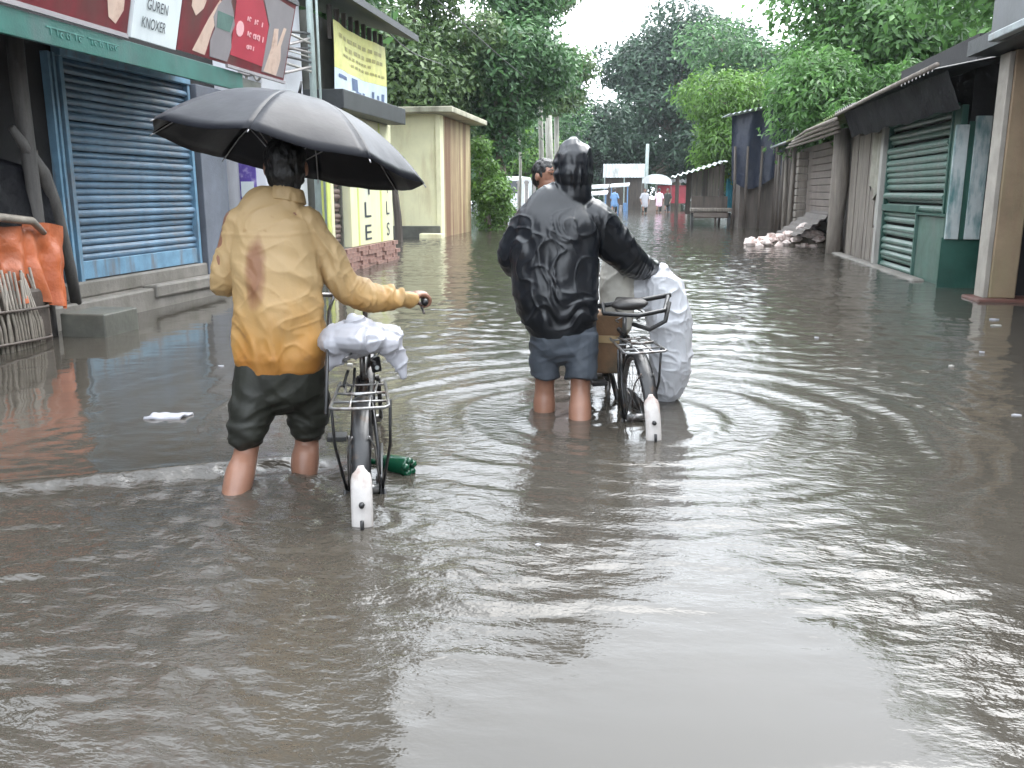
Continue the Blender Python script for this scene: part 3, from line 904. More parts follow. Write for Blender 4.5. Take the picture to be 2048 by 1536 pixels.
# ================================================================ yellow building and the post before it
yb = thing('yellow_building', 'pale yellow flat roofed building with rain stained side wall', 'building', (-8, 24.5, GROUND))
MB().box(-11, -5.56, 22.7, 26.6, GROUND, 3.12).build('wall', m_yellow, yb)
MB().box(-5.555, -5.50, 22.70, 26.55, GROUND, 3.10).build('side_wall', m_yellow_stained, yb)
MB().box(-5.60, -5.47, 22.62, 22.99, GROUND, 3.10).build('corner_pillar', m_yellow, yb, bevel=.01)
MB().box(-11.2, -5.05, 22.2, 26.9, 3.12, 3.26).build('roof_slab', mat('roof_slab_cement', (.42, .40, .30), .2, 3, .7, .3, 20, stain=(.2, .19, .14), stain_amt=.5), yb, bevel=.02)
MB().box(-11, -5.50, 22.55, 22.70, GROUND, 0.30).build('plinth', m_conc_dark, yb, bevel=.02)
MB().box(-6.0, -5.40, 22.30, 22.62, GROUND, 0.12).build('step', m_yellow, yb, bevel=.03)
pm = MB(); pm.tube([(-6.02, 20.6, GROUND), (-6.06, 20.62, .6), (-6.14, 20.66, 1.27)], [.10, .095, .085], 8, jit=.06)
pm.build('dark_post', m_darkwood, label='short dark wooden post leaning in water before the yellow building', cat='post')

# ================================================================ right side
XR = 3.6
oc = thing('ochre_shop', 'shop corner with ochre pillar and dark open front on the right', 'building', (4.4, 8.6, GROUND))
MB().box(3.655, 3.93, 10.30, 10.60, 0.03, 2.62).build('pillar', m_col, oc, bevel=.015)
MB().box(3.60, 3.652, 10.31, 10.59, 0.03, 2.60).build('pillar_edge', m_col_side, oc, bevel=.006)
MB().box(3.50, 6, 10.16, 10.7, GROUND, 0.03).build('step', m_redbase, oc, bevel=.02)
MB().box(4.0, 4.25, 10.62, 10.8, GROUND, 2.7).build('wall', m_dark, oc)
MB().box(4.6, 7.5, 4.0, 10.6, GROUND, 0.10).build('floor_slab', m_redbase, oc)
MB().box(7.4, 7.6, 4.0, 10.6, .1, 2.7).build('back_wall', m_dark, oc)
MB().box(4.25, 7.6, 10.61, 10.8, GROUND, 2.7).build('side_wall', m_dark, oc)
MB().box(3.34, 7.6, 3.6, 10.85, 2.62, 2.78).build('roof_slab', m_tin_dark, oc)
MB().box(3.27, 3.33, 3.6, 9.95, 2.72, 3.75).build('fascia_board', mat('charcoal_board', (.085, .09, .095), .2, 2, .5, .2, 20), oc)
MB().box(3.25, 3.34, 3.6, 9.97, 2.64, 2.715).build('gutter', m_tin, oc, bevel=.01)

gs = thing('green_shop', 'tin roofed shop with green corrugated shutter behind the ochre pillar', 'building', (4.6, 13.5, GROUND))
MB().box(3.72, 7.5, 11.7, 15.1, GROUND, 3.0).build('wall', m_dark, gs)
shutter('shutter', gs, m_greenpaint, m_greendeep, 3.66, 12.05, 15.0, 0.90, 2.15, 13, face=-1, prof=.04)
shutter('shutter', gs, m_greenpaint, m_greendeep, 3.66, 13.2, 15.0, 0.0, 0.88, 9, face=-1, prof=.04)
MB().box(3.64, 3.71, 12.0, 13.13, GROUND, 0.86).build('panel', m_greenpaint, gs, bevel=.01)
MB().box(3.60, 3.66, 11.75, 13.14, .865, .90).build('ledge', m_greendeep, gs)
MB().box(3.62, 3.70, 11.72, 11.97, GROUND, 2.2).build('jamb', m_greendeep, gs, bevel=.01)
dl = MB().box(3.52, 3.98, 11.66, 11.70, GROUND, 0.62).build('door', m_greendeep, gs)
for k, (x0_, x1_, zt) in enumerate(((3.545, 3.70, 1.96), (3.765, 3.945, 2.06))):
    MB().box(x0_, x1_, 11.62, 11.665, 0.60, zt).build('plank', m_peel, dl, bevel=.008)
MB().box(3.70, 3.765, 11.635, 11.66, .60, 2.0).build('plank', m_greendeep, dl)
nco = 44


def corrugated(name, parent, m, p00, p10, p01, p11, waves, amp, th=0.006, n2=2):
    """corrugated sheet between four corners; waves run along the first edge"""
    p00, p10, p01, p11 = map(Vector, (p00, p10, p01, p11))
    nn = waves * 6
    nrm = (p10 - p00).cross(p01 - p00).normalized()
    vs, fs = [], []
    for lay in (0, 1):
        for i in range(nn + 1):
            a_ = i / nn
            off = nrm * (amp * math.sin(2 * math.pi * waves * a_) - lay * th)
            vs.append(p00.lerp(p10, a_) + off); vs.append(p01.lerp(p11, a_) + off)
    k = 2 * (nn + 1)
    for i in range(nn):
        fs.append((2 * i, 2 * i + 2, 2 * i + 3, 2 * i + 1))
        fs.append((k + 2 * i + 1, k + 2 * i + 3, k + 2 * i + 2, k + 2 * i))
        fs.append((2 * i, k + 2 * i, k + 2 * i + 2, 2 * i + 2)); fs.append((2 * i + 1, 2 * i + 3, k + 2 * i + 3, k + 2 * i + 1))
    fs.append((0, 1, k + 1, k)); fs.append((2 * nn, k + 2 * nn, k + 2 * nn + 1, 2 * nn + 1))
    return MB().add(vs, fs).build(name, m, parent, smooth=False)


for k in range(4):
    y_ = 10.9 + 1.38 * k
    dz = random.uniform(-.02, .02)
    corrugated('roof_sheet', gs, m_tin_dark, (3.02, y_, 2.50 + dz), (3.02, y_ + 1.42, 2.48 + dz), (7.6, y_, 3.35 + dz), (7.6, y_ + 1.42, 3.35 + dz), 9, .022)
rb = MB(); rb.tube([(3.0, 10.7, 2.53), (3.0, 13.5, 2.50), (3.02, 16.3, 2.46)], .028, 7, jit=.1)
rb.build('eave_pole', m_greywood, gs, smooth=True)
vs, fs = [], []
for i in range(40):                       # shade cloth hanging under the eave
    for j in range(8):
        y_ = 10.7 + 5.5 * i / 39; q = j / 7; dr = .40
        vs.append((3.12 + .16 * q + .012 * math.sin(y_ * 7 + q), y_, 2.47 - (dr + .018 * math.sin(y_ * 3.1) + .012 * math.sin(y_ * 8)) * q))
for i in range(39):
    for j in range(7):
        fs.append((i * 8 + j, i * 8 + j + 1, (i + 1) * 8 + j + 1, (i + 1) * 8 + j))
MB().add(vs, fs).build('shade_cloth', m_tarpblack, gs, smooth=True)
MB().box(3.45, 3.62, 12.5, 18.2, GROUND, 0.03).build('kerb_stones', m_conc, gs, bevel=.03)

wh = thing('timber_hut', 'hut of grey weathered boards with dark window gap next to green shutter', 'building', (4.4, 16.7, GROUND))
MB().box(3.75, 6.5, 15.15, 19.4, GROUND, 2.4).build('wall', m_darkwood, wh)
MB().box(3.55, 3.72, 15.12, 15.28, GROUND, 2.25).build('corner_plank', m_paleplank, wh, bevel=.01)
yb_ = 15.3
for k in range(9):
    w_ = (.30, .26, .34, .22, .30, .28)[k % 6]
    z0_, z1_ = GROUND, 2.25
    if k in (0, 1):
        MB().box(3.66, 3.72, yb_, yb_ + w_ - .015, GROUND, .58).build('board', m_greywood, wh, jitter=.006)
        MB().box(3.66, 3.72, yb_, yb_ + w_ - .015, 1.25 + .25 * k, 2.25).build('board', m_greywood, wh, jitter=.006)
    else:
        MB().box(3.64 + random.uniform(0, .03), 3.72, yb_, yb_ + w_ - .012, z0_, z1_ - random.uniform(0, .1)).build('board', m_greywood, wh, jitter=.006)
    yb_ += w_
MB().box(3.60, 3.66, 15.34, 15.55, .62, 1.12).build('shelf_board', m_paleplank, wh, bevel=.01, jitter=.01)
vs, fs = [], []
for i in range(12):
    for j in range(10):
        vs.append((3.60 - .04 * math.sin(i * .9) - .02 * j / 9, 15.36 + .6 * i / 11 - .012 * j * (i / 11 - .3), 2.1 - (.95 + .12 * math.sin(i * .55)) * j / 9))
for i in range(11):
    for j in range(9):
        fs.append((i * 10 + j, i * 10 + j + 1, (i + 1) * 10 + j + 1, (i + 1) * 10 + j))
MB().add(vs, fs).build('hanging_sack', mat('sackcloth', (.27, .26, .215), .2, 5, .85, .5, 40), wh, smooth=True)
tr_ = MB(); tr_.tube([(3.52, 18.15, GROUND), (3.50, 18.2, .5), (3.53, 18.15, 1.3), (3.51, 18.2, 2.35)], [.17, .15, .155, .14], 9, jit=.06)
tr_.build('trunk_post', m_greywood, wh, smooth=True)
MB().box(3.46, 3.62, 18.45, 18.75, GROUND, 2.3).build('board', m_greywood, wh, bevel=.01)
for k in range(4):
    corrugated('roof_sheet', wh, m_moss, (3.0 + .05 * k, 16.2 + 1.2 * k, 2.46 - .02 * k), (3.0 + .05 * k, 17.42 + 1.2 * k, 2.44 - .02 * k), (7, 16.2 + 1.2 * k, 3.3), (7, 17.42 + 1.2 * k, 3.3), 7, .025)
for k in range(4):
    q = MB(); q.tube([(2.95 + .06 * k, 15.9 + .2 * k, 2.36 - .05 * k), (2.98 + .05 * k, 19.0, 2.38 - .06 * k), (3.05, 21.0 + .4 * k, 2.34 - .05 * k)], [.035, .03, .025], 7, jit=.12)
    q.build('roof_pole', m_greywood, wh, smooth=True)

br = thing('brown_hut', 'hut with brown grey plank wall and leaning tin sheet beside the rubble', 'building', (4.4, 22, GROUND))
MB().box(3.9, 6.5, 19.5, 25.6, GROUND, 2.3).build('wall', m_brownpanel, br)
for k in range(14):
    z_ = .05 + .16 * k
    MB().box(3.78 + random.uniform(0, .02), 3.90, 19.6, 23.2, z_, z_ + .148).build('plank', m_brownpanel, br, bevel=.008)
for k in range(12):
    MB().box(3.50, 3.75, 23.3, 23.62, .0 + .18 * k, .0 + .18 * k + .165).build('block', m_greywood, br, bevel=.02, jitter=.008)
for y_, r_, lean in ((24.6, .07, .03), (25.5, .06, -.05), (26.4, .06, .02), (27.1, .05, -.02)):
    q = MB(); q.tube([(3.55, y_, GROUND), (3.55 + lean * .5, y_, 1), (3.55 + lean, y_, 2.3)], [r_, r_ * .9, r_ * .8], 8, jit=.08)
    q.build('post', m_greywood if y_ < 26 else m_darkwood, br, smooth=True)
corrugated('leaning_sheet', br, m_darkwood, (3.0, 19.6, .25), (3.75, 19.7, .75), (2.95, 22.4, .2), (3.75, 22.4, .75), 5, .02)
for k in range(4):
    corrugated('roof_sheet', br, m_moss if k < 2 else m_tin, (3.1, 19.8 + 1.5 * k, 2.36), (3.1, 21.35 + 1.5 * k, 2.36), (6.6, 19.8 + 1.5 * k, 3.25), (6.6, 21.35 + 1.5 * k, 3.25), 8, .025)

rh = thing('rubble_heap', 'heap of pale broken bricks and plaster at the water edge before brown hut', 'rubble', (3.0, 20.6, GROUND))
def lump(c, r, m, parent, name, sq=.7):
    v_, f_ = ball((0, 0, 0), 1, n=8)
    v_ = np.array(v_)
    k_ = random.uniform(0, 50)
    d_ = 1 + .35 * vnoise(v_[:, 0] * 1.3 + k_, v_[:, 1] * 1.3, v_[:, 2] * 1.3)
    v_ = v_ * d_[:, None] * np.array([r * random.uniform(.8, 1.3), r * random.uniform(.7, 1.2), r * sq])
    return MB().add(v_ + np.array(c), f_).build(name, m, parent)
mdb = MB()
for i in range(10):
    mdb.add(*ball((2.2 + .16 * i, 20.7, -.25), (.30), .5, .28 + .040 * i, n=10))
mdb.build('mud_core', m_mud, rh, smooth=True)
for k in range(120):
    a_ = random.random()
    x_ = 2.1 + 1.55 * a_
    y_ = random.uniform(20.15, 21.1)
    z_ = random.uniform(-.02, .10 + .50 * a_ ** 1.3) * (1 - .8 * abs(y_ - 20.6))
    lump((x_, y_, z_), random.uniform(.05, .12), m_rubble, rh, 'chunk')

bs = thing('blue_tarp_shack', 'tall shack wrapped in dark blue tarpaulin with tin roof', 'building', (3.4, 30.5, GROUND))
MB().box(2.75, 6.5, 30.2, 33, GROUND, 3.4).build('wall', m_darkwood, bs)
vs, fs = [], []
for i in range(24):
    for j in range(16):
        u_, v_ = i / 23, j / 15
        x_ = 2.35 + 1.75 * u_ + .1 * v_
        z_ = 3.55 + .35 * u_ - (2.0 + .45 * u_ + .25 * math.sin(5 * u_)) * v_
        vs.append((x_, 30.0 + .07 * math.sin(13 * u_ + 2 * v_) + .05 * math.sin(5 * u_ - 4 * v_), z_))
for i in range(23):
    for j in range(15):
        fs.append((i * 16 + j, i * 16 + j + 1, (i + 1) * 16 + j + 1, (i + 1) * 16 + j))
MB().add(vs, fs).build('tarpaulin', m_tarpblue, bs, smooth=True)
corrugated('roof_sheet', bs, m_tin, (2.25, 29.7, 3.58), (4.6, 29.7, 4.05), (2.25, 33.2, 3.75), (4.6, 33.2, 4.2), 14, .03)
corrugated('upper_sheet', bs, m_tin_white, (4.15, 29.3, 2.75), (5.3, 29.3, 2.75), (4.15, 29.35, 3.75), (5.3, 29.35, 3.85), 7, .02)
for x_ in (2.5, 2.9, 3.35, 3.8, 4.2):
    q = MB(); q.tube([(x_, 29.85, GROUND), (x_ + random.uniform(-.05, .05), 29.85, 1.3), (x_, 29.9, 2.6)], [.05, .045, .04], 7)
    q.build('post', m_darkwood, bs, smooth=True)


def hanging(name, label, cat_, m, c, w_, h_, folds=6, amp=.03, group=None):
    vs, fs = [], []
    n_ = 24
    for i in range(n_):
        for j in range(10):
            u_, v_ = i / (n_ - 1), j / 9
            vs.append((c[0] + (u_ - .5) * w_ * (1 - .12 * v_), c[1] + amp * math.sin(folds * 6.28 * u_ + 1.3 * v_), c[2] - h_ * v_ - .03 * math.sin(4 * u_)))
    for i in range(n_ - 1):
        for j in range(9):
            fs.append((i * 10 + j, i * 10 + j + 1, (i + 1) * 10 + j + 1, (i + 1) * 10 + j))
    return MB().add(vs, fs).build(name, m, None, smooth=True, label=label, cat=cat_, group=group)


hanging('hanging_cloth', 'cyan cloth hung out beside the dark blue shack', 'cloth', m_cyan, (2.98, 36.0, 2.0), .5, 1.55)
hanging('hanging_cloth', 'pink and white cloth hung next to the cyan cloth', 'cloth', m_pink, (3.42, 35.8, 1.95), .3, 1.3, 3)

ts = thing('tin_awning_stall', 'brown board stall under a slanting pale tin awning by the hung cloths', 'stall', (1.8, 33.6, GROUND))
corrugated('awning_sheet', ts, m_tin_white, (.55, 32.6, 1.66), (2.5, 32.6, 2.24), (.6, 34.8, 1.75), (2.5, 34.8, 2.35), 10, .03)
for x_, y_ in ((.8, 32.75), (2.3, 32.75), (.8, 34.6), (2.3, 34.6)):
    q = MB(); q.tube([(x_, y_, GROUND), (x_, y_, 1.72 + .29 * (x_ - .6))], .05, 7); q.build('post', m_darkwood, ts)
for k in range(7):
    MB().box(1.15 + .2 * k, 1.335 + .2 * k, 34.3, 34.36, .35, 1.85 + .05 * k).build('board', m_greywood if k % 3 else m_darkwood, ts)
ct = thing('push_cart', 'low brown wooden push cart with wheels before the tin awning stall', 'cart', (1.9, 32.2, GROUND))
MB().box(1.25, 2.65, 31.7, 32.6, .50, .62).build('deck', m_greywood, ct, bevel=.02)
MB().box(1.3, 2.55, 32.5, 32.56, .62, 1.02).build('back_board', m_darkwood, ct)
MB().box(1.35, 2.55, 31.75, 32.5, .28, .5).build('goods_box', m_brownpanel, ct, bevel=.04)
for x_ in (1.32, 2.6):
    q = MB(); q.tube([(x_ - .04, 32.1, .08), (x_ + .04, 32.1, .08)], .38, 20); q.build('wheel', m_rubber, ct)

# ================================================================ far end of the street
ft = thing('red_tarp_stall', 'far market stall closed off with red tarpaulin', 'stall', (1.0, 61, GROUND))
MB().box(.15, 2.1, 60.6, 60.68, .45, 1.62).build('red_sheet', m_redtarp, ft, jitter=.03)
corrugated('roof_sheet', ft, m_tin_dark, (-.2, 60.2, 1.85), (2.3, 60.2, 1.75), (-.2, 62.5, 2.1), (2.3, 62.5, 2.0), 9, .04)
for x_ in (.1, 2.1):
    MB().tube([(x_, 60.5, GROUND), (x_, 60.5, 1.85)], .06, 7).build('post', m_paleplank, ft)
wr = thing('white_canopy_stall', 'far stall with a rounded white plastic canopy in front of red tarpaulin', 'stall', (.1, 59, GROUND))
vs, fs = [], []
for i in range(14):
    for j in range(8):
        a_ = math.pi * i / 13
        vs.append((.1 - .95 * math.cos(a_), 58.2 + 1.6 * j / 7, 1.72 + .62 * abs(math.sin(a_)) ** .8 - .1 * i / 13))
for i in range(13):
    for j in range(7):
        fs.append((i * 8 + j, i * 8 + j + 1, (i + 1) * 8 + j + 1, (i + 1) * 8 + j))
vs = [tuple(v) for v in vs]
fs.append(tuple(i * 8 for i in range(14)))
MB().add(vs, fs).build('canopy', m_tin_white, wr, smooth=False)
for x_ in (-.8, 1.0):
    MB().tube([(x_, 58.3, GROUND), (x_, 58.3, 1.78)], .035, 6).build('pole', m_darkwood, wr)
MB().box(-.6, .8, 58.4, 59.6, -.1, .7).build('counter', m_brownpanel, wr, bevel=.04)
bw = thing('tin_shed', 'far shed with a broad whitish tin front above blue market goods', 'building', (-2.2, 66, GROUND))
corrugated('front_sheet', bw, m_tin_white, (-3.75, 65, 2.18), (-.75, 65, 2.18), (-3.75, 65.4, 3.15), (-.75, 65.4, 3.15), 14, .03)
MB().box(-3.7, -.8, 65.5, 68, GROUND, 3.0).build('wall', m_darkwood, bw)
for x_ in (-3.6, -2.2, -.9):
    MB().tube([(x_, 64.6, GROUND), (x_, 64.6, 2.2)], .05, 6).build('post', m_pipe, bw)
for k, (x_, y_, z_, w_, h_, mm) in enumerate(((-3.9, 58, 1.25, 1.9, .12, m_tin_white), (-2.2, 57, 1.35, 1.2, .1, m_tin_white), (-3.6, 56, .85, 1.4, .1, m_tin_white))):
    fs_ = thing('market_stall', ('long low stall with pale sheet roof beneath the whitish tin front', 'small stall with pale sheet roof and blue drums beside far canopy',
                                 'low front stall with pale sheet and blue crates at street end')[k], 'stall', (x_, y_, GROUND))
    q = MB(); q.obox((x_, y_, z_ + .25), (w_ / 2, 0, .04), (0, .7, .08), (0, 0, h_ / 2)); q.build('roof_sheet', mm, fs_, jitter=.02)
    for sx in (-1, 1):
        MB().tube([(x_ + sx * w_ * .42, y_ - .5, GROUND), (x_ + sx * w_ * .42, y_ - .5, z_ + .2)], .04, 6).build('post', m_blueobj, fs_)
    for q_ in range(4):
        MB().box(x_ - w_ * .4 + q_ * w_ * .2, x_ - w_ * .4 + q_ * w_ * .2 + w_ * .16, y_ - .4, y_ + .3, GROUND, .35 + .15 * (q_ % 2)).build('crate', m_blueobj if q_ % 2 else m_greyshut, fs_, bevel=.03)
pl_ = MB(); pl_.tube([(-.62, 62, GROUND), (-.6, 62, 4.35)], [.14, .11], 8)
pl_.build('utility_pole', m_pipe, label='pale concrete utility pole at the far end of the street', cat='pole', smooth=True)

vn = thing('white_van', 'white van parked in flood water at the left far end', 'van', (-8.4, 52, GROUND))
q = MB(); q.box(-9.4, -7.5, 51, 54.6, .12, 2.05)
q.build('body', m_vanwhite, vn, bevel=.12)
MB().box(-9.2, -8.55, 50.97, 50.995, 1.1, 1.8).build('rear_window', m_glass, vn)
MB().box(-8.35, -7.7, 50.97, 50.995, 1.1, 1.8).build('rear_window', m_glass, vn)
MB().box(-9.45, -7.45, 50.85, 51.0, .0, .22).build('bumper', m_rubber, vn, bevel=.03)
for x_ in (-9.32, -7.68):
    MB().box(x_, x_ + .12, 50.96, 50.995, .5, .85).build('tail_light', m_redtarp, vn)
for x_ in (-9.3, -7.65):
    for y_ in (51.7, 53.9):
        q = MB(); q.tube([(x_ - .1, y_, 0), (x_ + .1, y_, 0)], .33, 18); q.build('wheel', m_rubber, vn)
gp = thing('compound_gate', 'pale metal gate leaf with grey bars beside the white van', 'gate', (-6.6, 46, GROUND))
for k in range(5):
    MB().box(-7.05 + .2 * k, -6.89 + .2 * k, 45.9, 45.95, -.1, 1.75).build('panel', m_tin_white if k % 2 else m_greyshut, gp)
MB().box(-7.1, -6.0, 45.96, 46.0, 1.6, 1.7).build('rail', m_greyshut, gp); MB().box(-7.1, -6.0, 45.96, 46.0, .2, .3).build('rail', m_greyshut, gp)

# ================================================================ unseen street behind the viewpoint, added to shade the people's backs
for (nm, lb, x0_, x1_, y0_, y1_, h_, mm) in (('added_shop_row', 'unseen plastered shop row added on the left to block skylight, before the maroon signboard', -11, -5.4, -13, 4.0, 5.0, m_greyblue),
                                        ('added_shop_row', 'unseen low ochre shop row added on the right to block skylight, before the ochre pillar', 3.9, 10, -13, 3.2, 4.2, m_col)):
    sr = thing(nm, lb, 'building', ((x0_ + x1_) / 2, (y0_ + y1_) / 2, GROUND))
    MB().box(x0_, x1_, y0_, y1_, GROUND, h_).build('wall', mm, sr)
    MB().box(x0_ - .3, x1_ + .3, y0_ - .3, y1_ + .1, h_, h_ + .18).build('roof_slab', m_conc_dark, sr, bevel=.02)
    sgn = 1 if x0_ < 0 else -1
    if nm == 'added_shop_row':
        xf = x1_ if sgn > 0 else x0_
        for k in range(6):
            yk = y0_ + .6 + 3.1 * k
            if yk + 2.2 > y1_: break
            shutter('shutter', sr, m_greyshut if k % 2 else m_brownshut, m_conc_dark, xf + .03 * sgn, yk, yk + 2.2, .3, 2.4, 12, face=sgn)
        MB().box(min(xf, xf + 1.0 * sgn), max(xf, xf + 1.0 * sgn), y0_, y1_, 2.62, 2.75).build('awning', m_tin_dark, sr)
    else:
        for k in range(5):
            MB().box(-9.5 + 4 * k, -8 + 4 * k, -17.0, -16.9, 1, 2.4).build('window', m_glass, sr)

for k, pts in enumerate((((-4.6, 11.86, 4.6), (-4.9, 17, 3.95), (-5.4, 22.8, 4.3)), ((-4.62, 11.86, 4.3), (-4.3, 9.0, 3.75), (-4.35, 6.0, 4.2)), ((-4.6, 11.86, 5.1), (-4.2, 24, 4.7), (-4.6, 36, 5.1)))):
    MB().tube([tuple(p) for p in catmull(np.array(pts), 8)], .011, 5).build('overhead_cable', m_cable, None, smooth=True, label=('black cable sagging from the pipe to the yellow roof', 'black cable running from the pipe above the signboards', 'long black cable from the pipe to the thin pale trunk')[k], cat='cable')

# ================================================================ trees
def leaf_mat(name, dark, light, trans=0.35):
    m = bpy.data.materials.new(name); m.use_nodes = True
    t = m.node_tree; N, Lk = t.nodes, t.links
    b = N['Principled BSDF']; out = N['Material Output']
    ge = N.new('ShaderNodeNewGeometry')
    tc = N.new('ShaderNodeTexCoord')
    nz = N.new('ShaderNodeTexNoise'); nz.inputs['Scale'].default_value = .7; nz.inputs['Detail'].default_value = 3
    Lk.new(tc.outputs['Object'], nz.inputs['Vector'])
    ad = N.new('ShaderNodeMath'); ad.operation = 'MULTIPLY_ADD'; ad.inputs[1].default_value = .55
    mp_ = N.new('ShaderNodeMath'); mp_.operation = 'MULTIPLY'; mp_.inputs[1].default_value = .55
    Lk.new(nz.outputs['Fac'], mp_.inputs[0])
    Lk.new(ge.outputs['Random Per Island'], ad.inputs[0]); Lk.new(mp_.outputs[0], ad.inputs[2])
    rp = N.new('ShaderNodeValToRGB')
    rp.color_ramp.elements[0].position = .2; rp.color_ramp.elements[1].position = .85
    rp.color_ramp.elements[0].color = tuple(dark) + (1,); rp.color_ramp.elements[1].color = tuple(light) + (1,)
    Lk.new(ad.outputs[0], rp.inputs[0]); Lk.new(rp.outputs[0], b.inputs['Base Color'])
    b.inputs['Roughness'].default_value = .45
    tl = N.new('ShaderNodeBsdfTranslucent'); Lk.new(rp.outputs[0], tl.inputs['Color'])
    ms = N.new('ShaderNodeMixShader'); ms.inputs[0].default_value = trans
    Lk.new(b.outputs[0], ms.inputs[1]); Lk.new(tl.outputs[0], ms.inputs[2]); Lk.new(ms.outputs[0], out.inputs['Surface'])
    return m


lm_mid = leaf_mat('leaf_mid_green', (.026, .072, .028), (.115, .24, .085))
lm_olive = leaf_mat('leaf_olive_green', (.032, .070, .025), (.14, .22, .075))
lm_dark = leaf_mat('leaf_dark_green', (.012, .034, .018), (.045, .10, .050), .25)
lm_lime = leaf_mat('leaf_lime_green', (.045, .10, .018), (.165, .32, .062), .4)
lm_right = leaf_mat('leaf_fresh_green', (.036, .095, .026), (.15, .31, .085), .4)


def crown_mesh(name, clumps, n, size, seed, droop=.2, narrow=.45, fill=.35):
    """leaf-sized folded faces spread over and through a set of ellipsoidal clumps"""
    r = np.random.default_rng(seed)
    vol = np.array([c[1][0] * c[1][1] * c[1][2] for c in clumps]) ** .67
    pick = r.choice(len(clumps), n, p=vol / vol.sum())
    cc = np.array([c[0] for c in clumps])[pick]; rr = np.array([c[1] for c in clumps])[pick]
    d = r.normal(size=(n, 3)); d /= np.linalg.norm(d, axis=1)[:, None]
    rad = np.where(r.random(n) < fill, r.random(n) ** .45, 1 + .16 * r.normal(size=n))
    # broken surface: bite holes into every clump
    hole = vnoise(d[:, 0] * 3.1 + pick * 7.7, d[:, 1] * 3.1, d[:, 2] * 3.1)
    rad = rad * (1 + .22 * hole)
    P = cc + d * rr * rad[:, None]
    keep = (hole > -.45) | (r.random(n) < .3)
    P, d = P[keep], d[keep]
    n = len(P)
    nrm = d * .7 + np.array([0, 0, .6]) + r.normal(size=(n, 3)) * .55
    nrm /= np.linalg.norm(nrm, axis=1)[:, None]
    ax = r.normal(size=(n, 3)) + d * .6 - np.array([0, 0, droop * 2])
    ax -= nrm * (ax * nrm).sum(1)[:, None]; ax /= np.linalg.norm(ax, axis=1)[:, None]
    sd_ = np.cross(nrm, ax)
    s = size * r.uniform(.55, 1.35, n)[:, None]
    A = P - ax * s * .5; B = P + ax * s * .5
    Cc = P + sd_ * s * narrow * .5 + nrm * s * .12; D = P - sd_ * s * narrow * .5 + nrm * s * .12
    Vv = np.stack([A, Cc, B, D], 1).reshape(-1, 3)
    k = np.arange(n) * 4
    Ff = np.stack([np.stack([k, k + 1, k + 2], 1), np.stack([k, k + 2, k + 3], 1)], 1).reshape(-1, 3)
    me = bpy.data.meshes.new(name)
    me.vertices.add(len(Vv)); me.vertices.foreach_set('co', Vv.ravel())
    me.loops.add(Ff.size); me.loops.foreach_set('vertex_index', Ff.ravel().astype(np.int32))
    me.polygons.add(len(Ff)); me.polygons.foreach_set('loop_start', (np.arange(len(Ff)) * 3).astype(np.int32))
    me.update(calc_edges=True)
    return me


def tree(name, label, base, clumps, n, size, lm, seed, trunk_r=.25, bark=None, group=None, droop=.2, narrow=.45, fork=None, cat_='tree', fill=.35, kinds=None):
    """clumps: (centre, radii) relative to the base"""
    o = thing(name, label, cat_, base, group)
    me = crown_mesh('crown', clumps, n, size, seed, droop, narrow, fill)
    me.materials.append(lm)
    c = bpy.data.objects.new('crown', me); COL.objects.link(c); c.parent = o
    mb = MB()
    B0 = Vector(base)
    cs = sorted(clumps, key=lambda q: q[0][2])
    cen = Vector(np.mean([q[0] for q in clumps], axis=0))
    fk = fork if fork is not None else max(.8, cs[0][0][2] - cs[0][1][2] * .3)
    fp = Vector((cen.x * .25, cen.y * .25, fk))
    mb.tube([B0, B0 + Vector((fp.x * .3 + .05, fp.y * .3, fk * .35)), B0 + fp * .7 + Vector((0, 0, fk * .06)), B0 + fp], [trunk_r * 1.25, trunk_r, trunk_r * .9, trunk_r * .8], 10, jit=.06)
    tk = mb.build('trunk', bark or m_bark, o, smooth=True)
    for q in cs:
        e = Vector(q[0])
        midp = fp.lerp(e, .5) + Vector((random.uniform(-.2, .2), random.uniform(-.2, .2), .12 * (e - fp).length))
        lb = MB(); lb.tube([B0 + fp, B0 + midp, B0 + e, B0 + e + (e - midp) * .45], [trunk_r * .5, trunk_r * .3, trunk_r * .14, .015], 7, jit=.05)
        lb.build('limb', bark or m_bark, o, smooth=True)
    return o


def clumps_in(c, R3, n, r, seed, lo=-1.0):
    g_ = np.random.default_rng(seed)
    out = []
    while len(out) < n:
        d = g_.uniform(-1, 1, 3)
        if np.linalg.norm(d) > 1 or d[2] < lo: continue
        rr = r * g_.uniform(.7, 1.25)
        out.append((tuple(np.array(c) + d * np.array(R3)), (rr * g_.uniform(.9, 1.25), rr * g_.uniform(.9, 1.25), rr * g_.uniform(.6, .85))))
    return out


TG = 'trees along the left of the street'
tree('broad_tree', 'tall broad leaved tree rising behind the low banner shop', (-9.6, 19.0, GROUND), clumps_in((0, 0, 7.2), (3.1, 2.6, 4.6), 22, 1.45, 1), 26000, .30, lm_mid, 11, .30, group=None)
tree('broad_tree', 'olive green tree standing behind the yellow building', (-8.3, 29.5, GROUND), clumps_in((0, 0, 5.2), (3.0, 2.2, 3.2), 20, 1.25, 2), 38000, .24, lm_olive, 12, .24)
tree('broad_tree', 'mid green tree with hanging branches at the right of the yellow roof', (-5.7, 33.0, GROUND), clumps_in((0, 0, 6.0), (2.0, 2.2, 3.1), 17, 1.25, 3), 34000, .25, lm_mid, 13, .22)
tree('slender_tree', 'slender tall tree with thin crown at the edge of the sky gap', (-4.6, 42.0, GROUND), clumps_in((0, 0, 7.4), (.9, 1.1, 3.0), 9, .75, 4) , 9000, .26, lm_olive, 14, .13, bark=m_palebark)
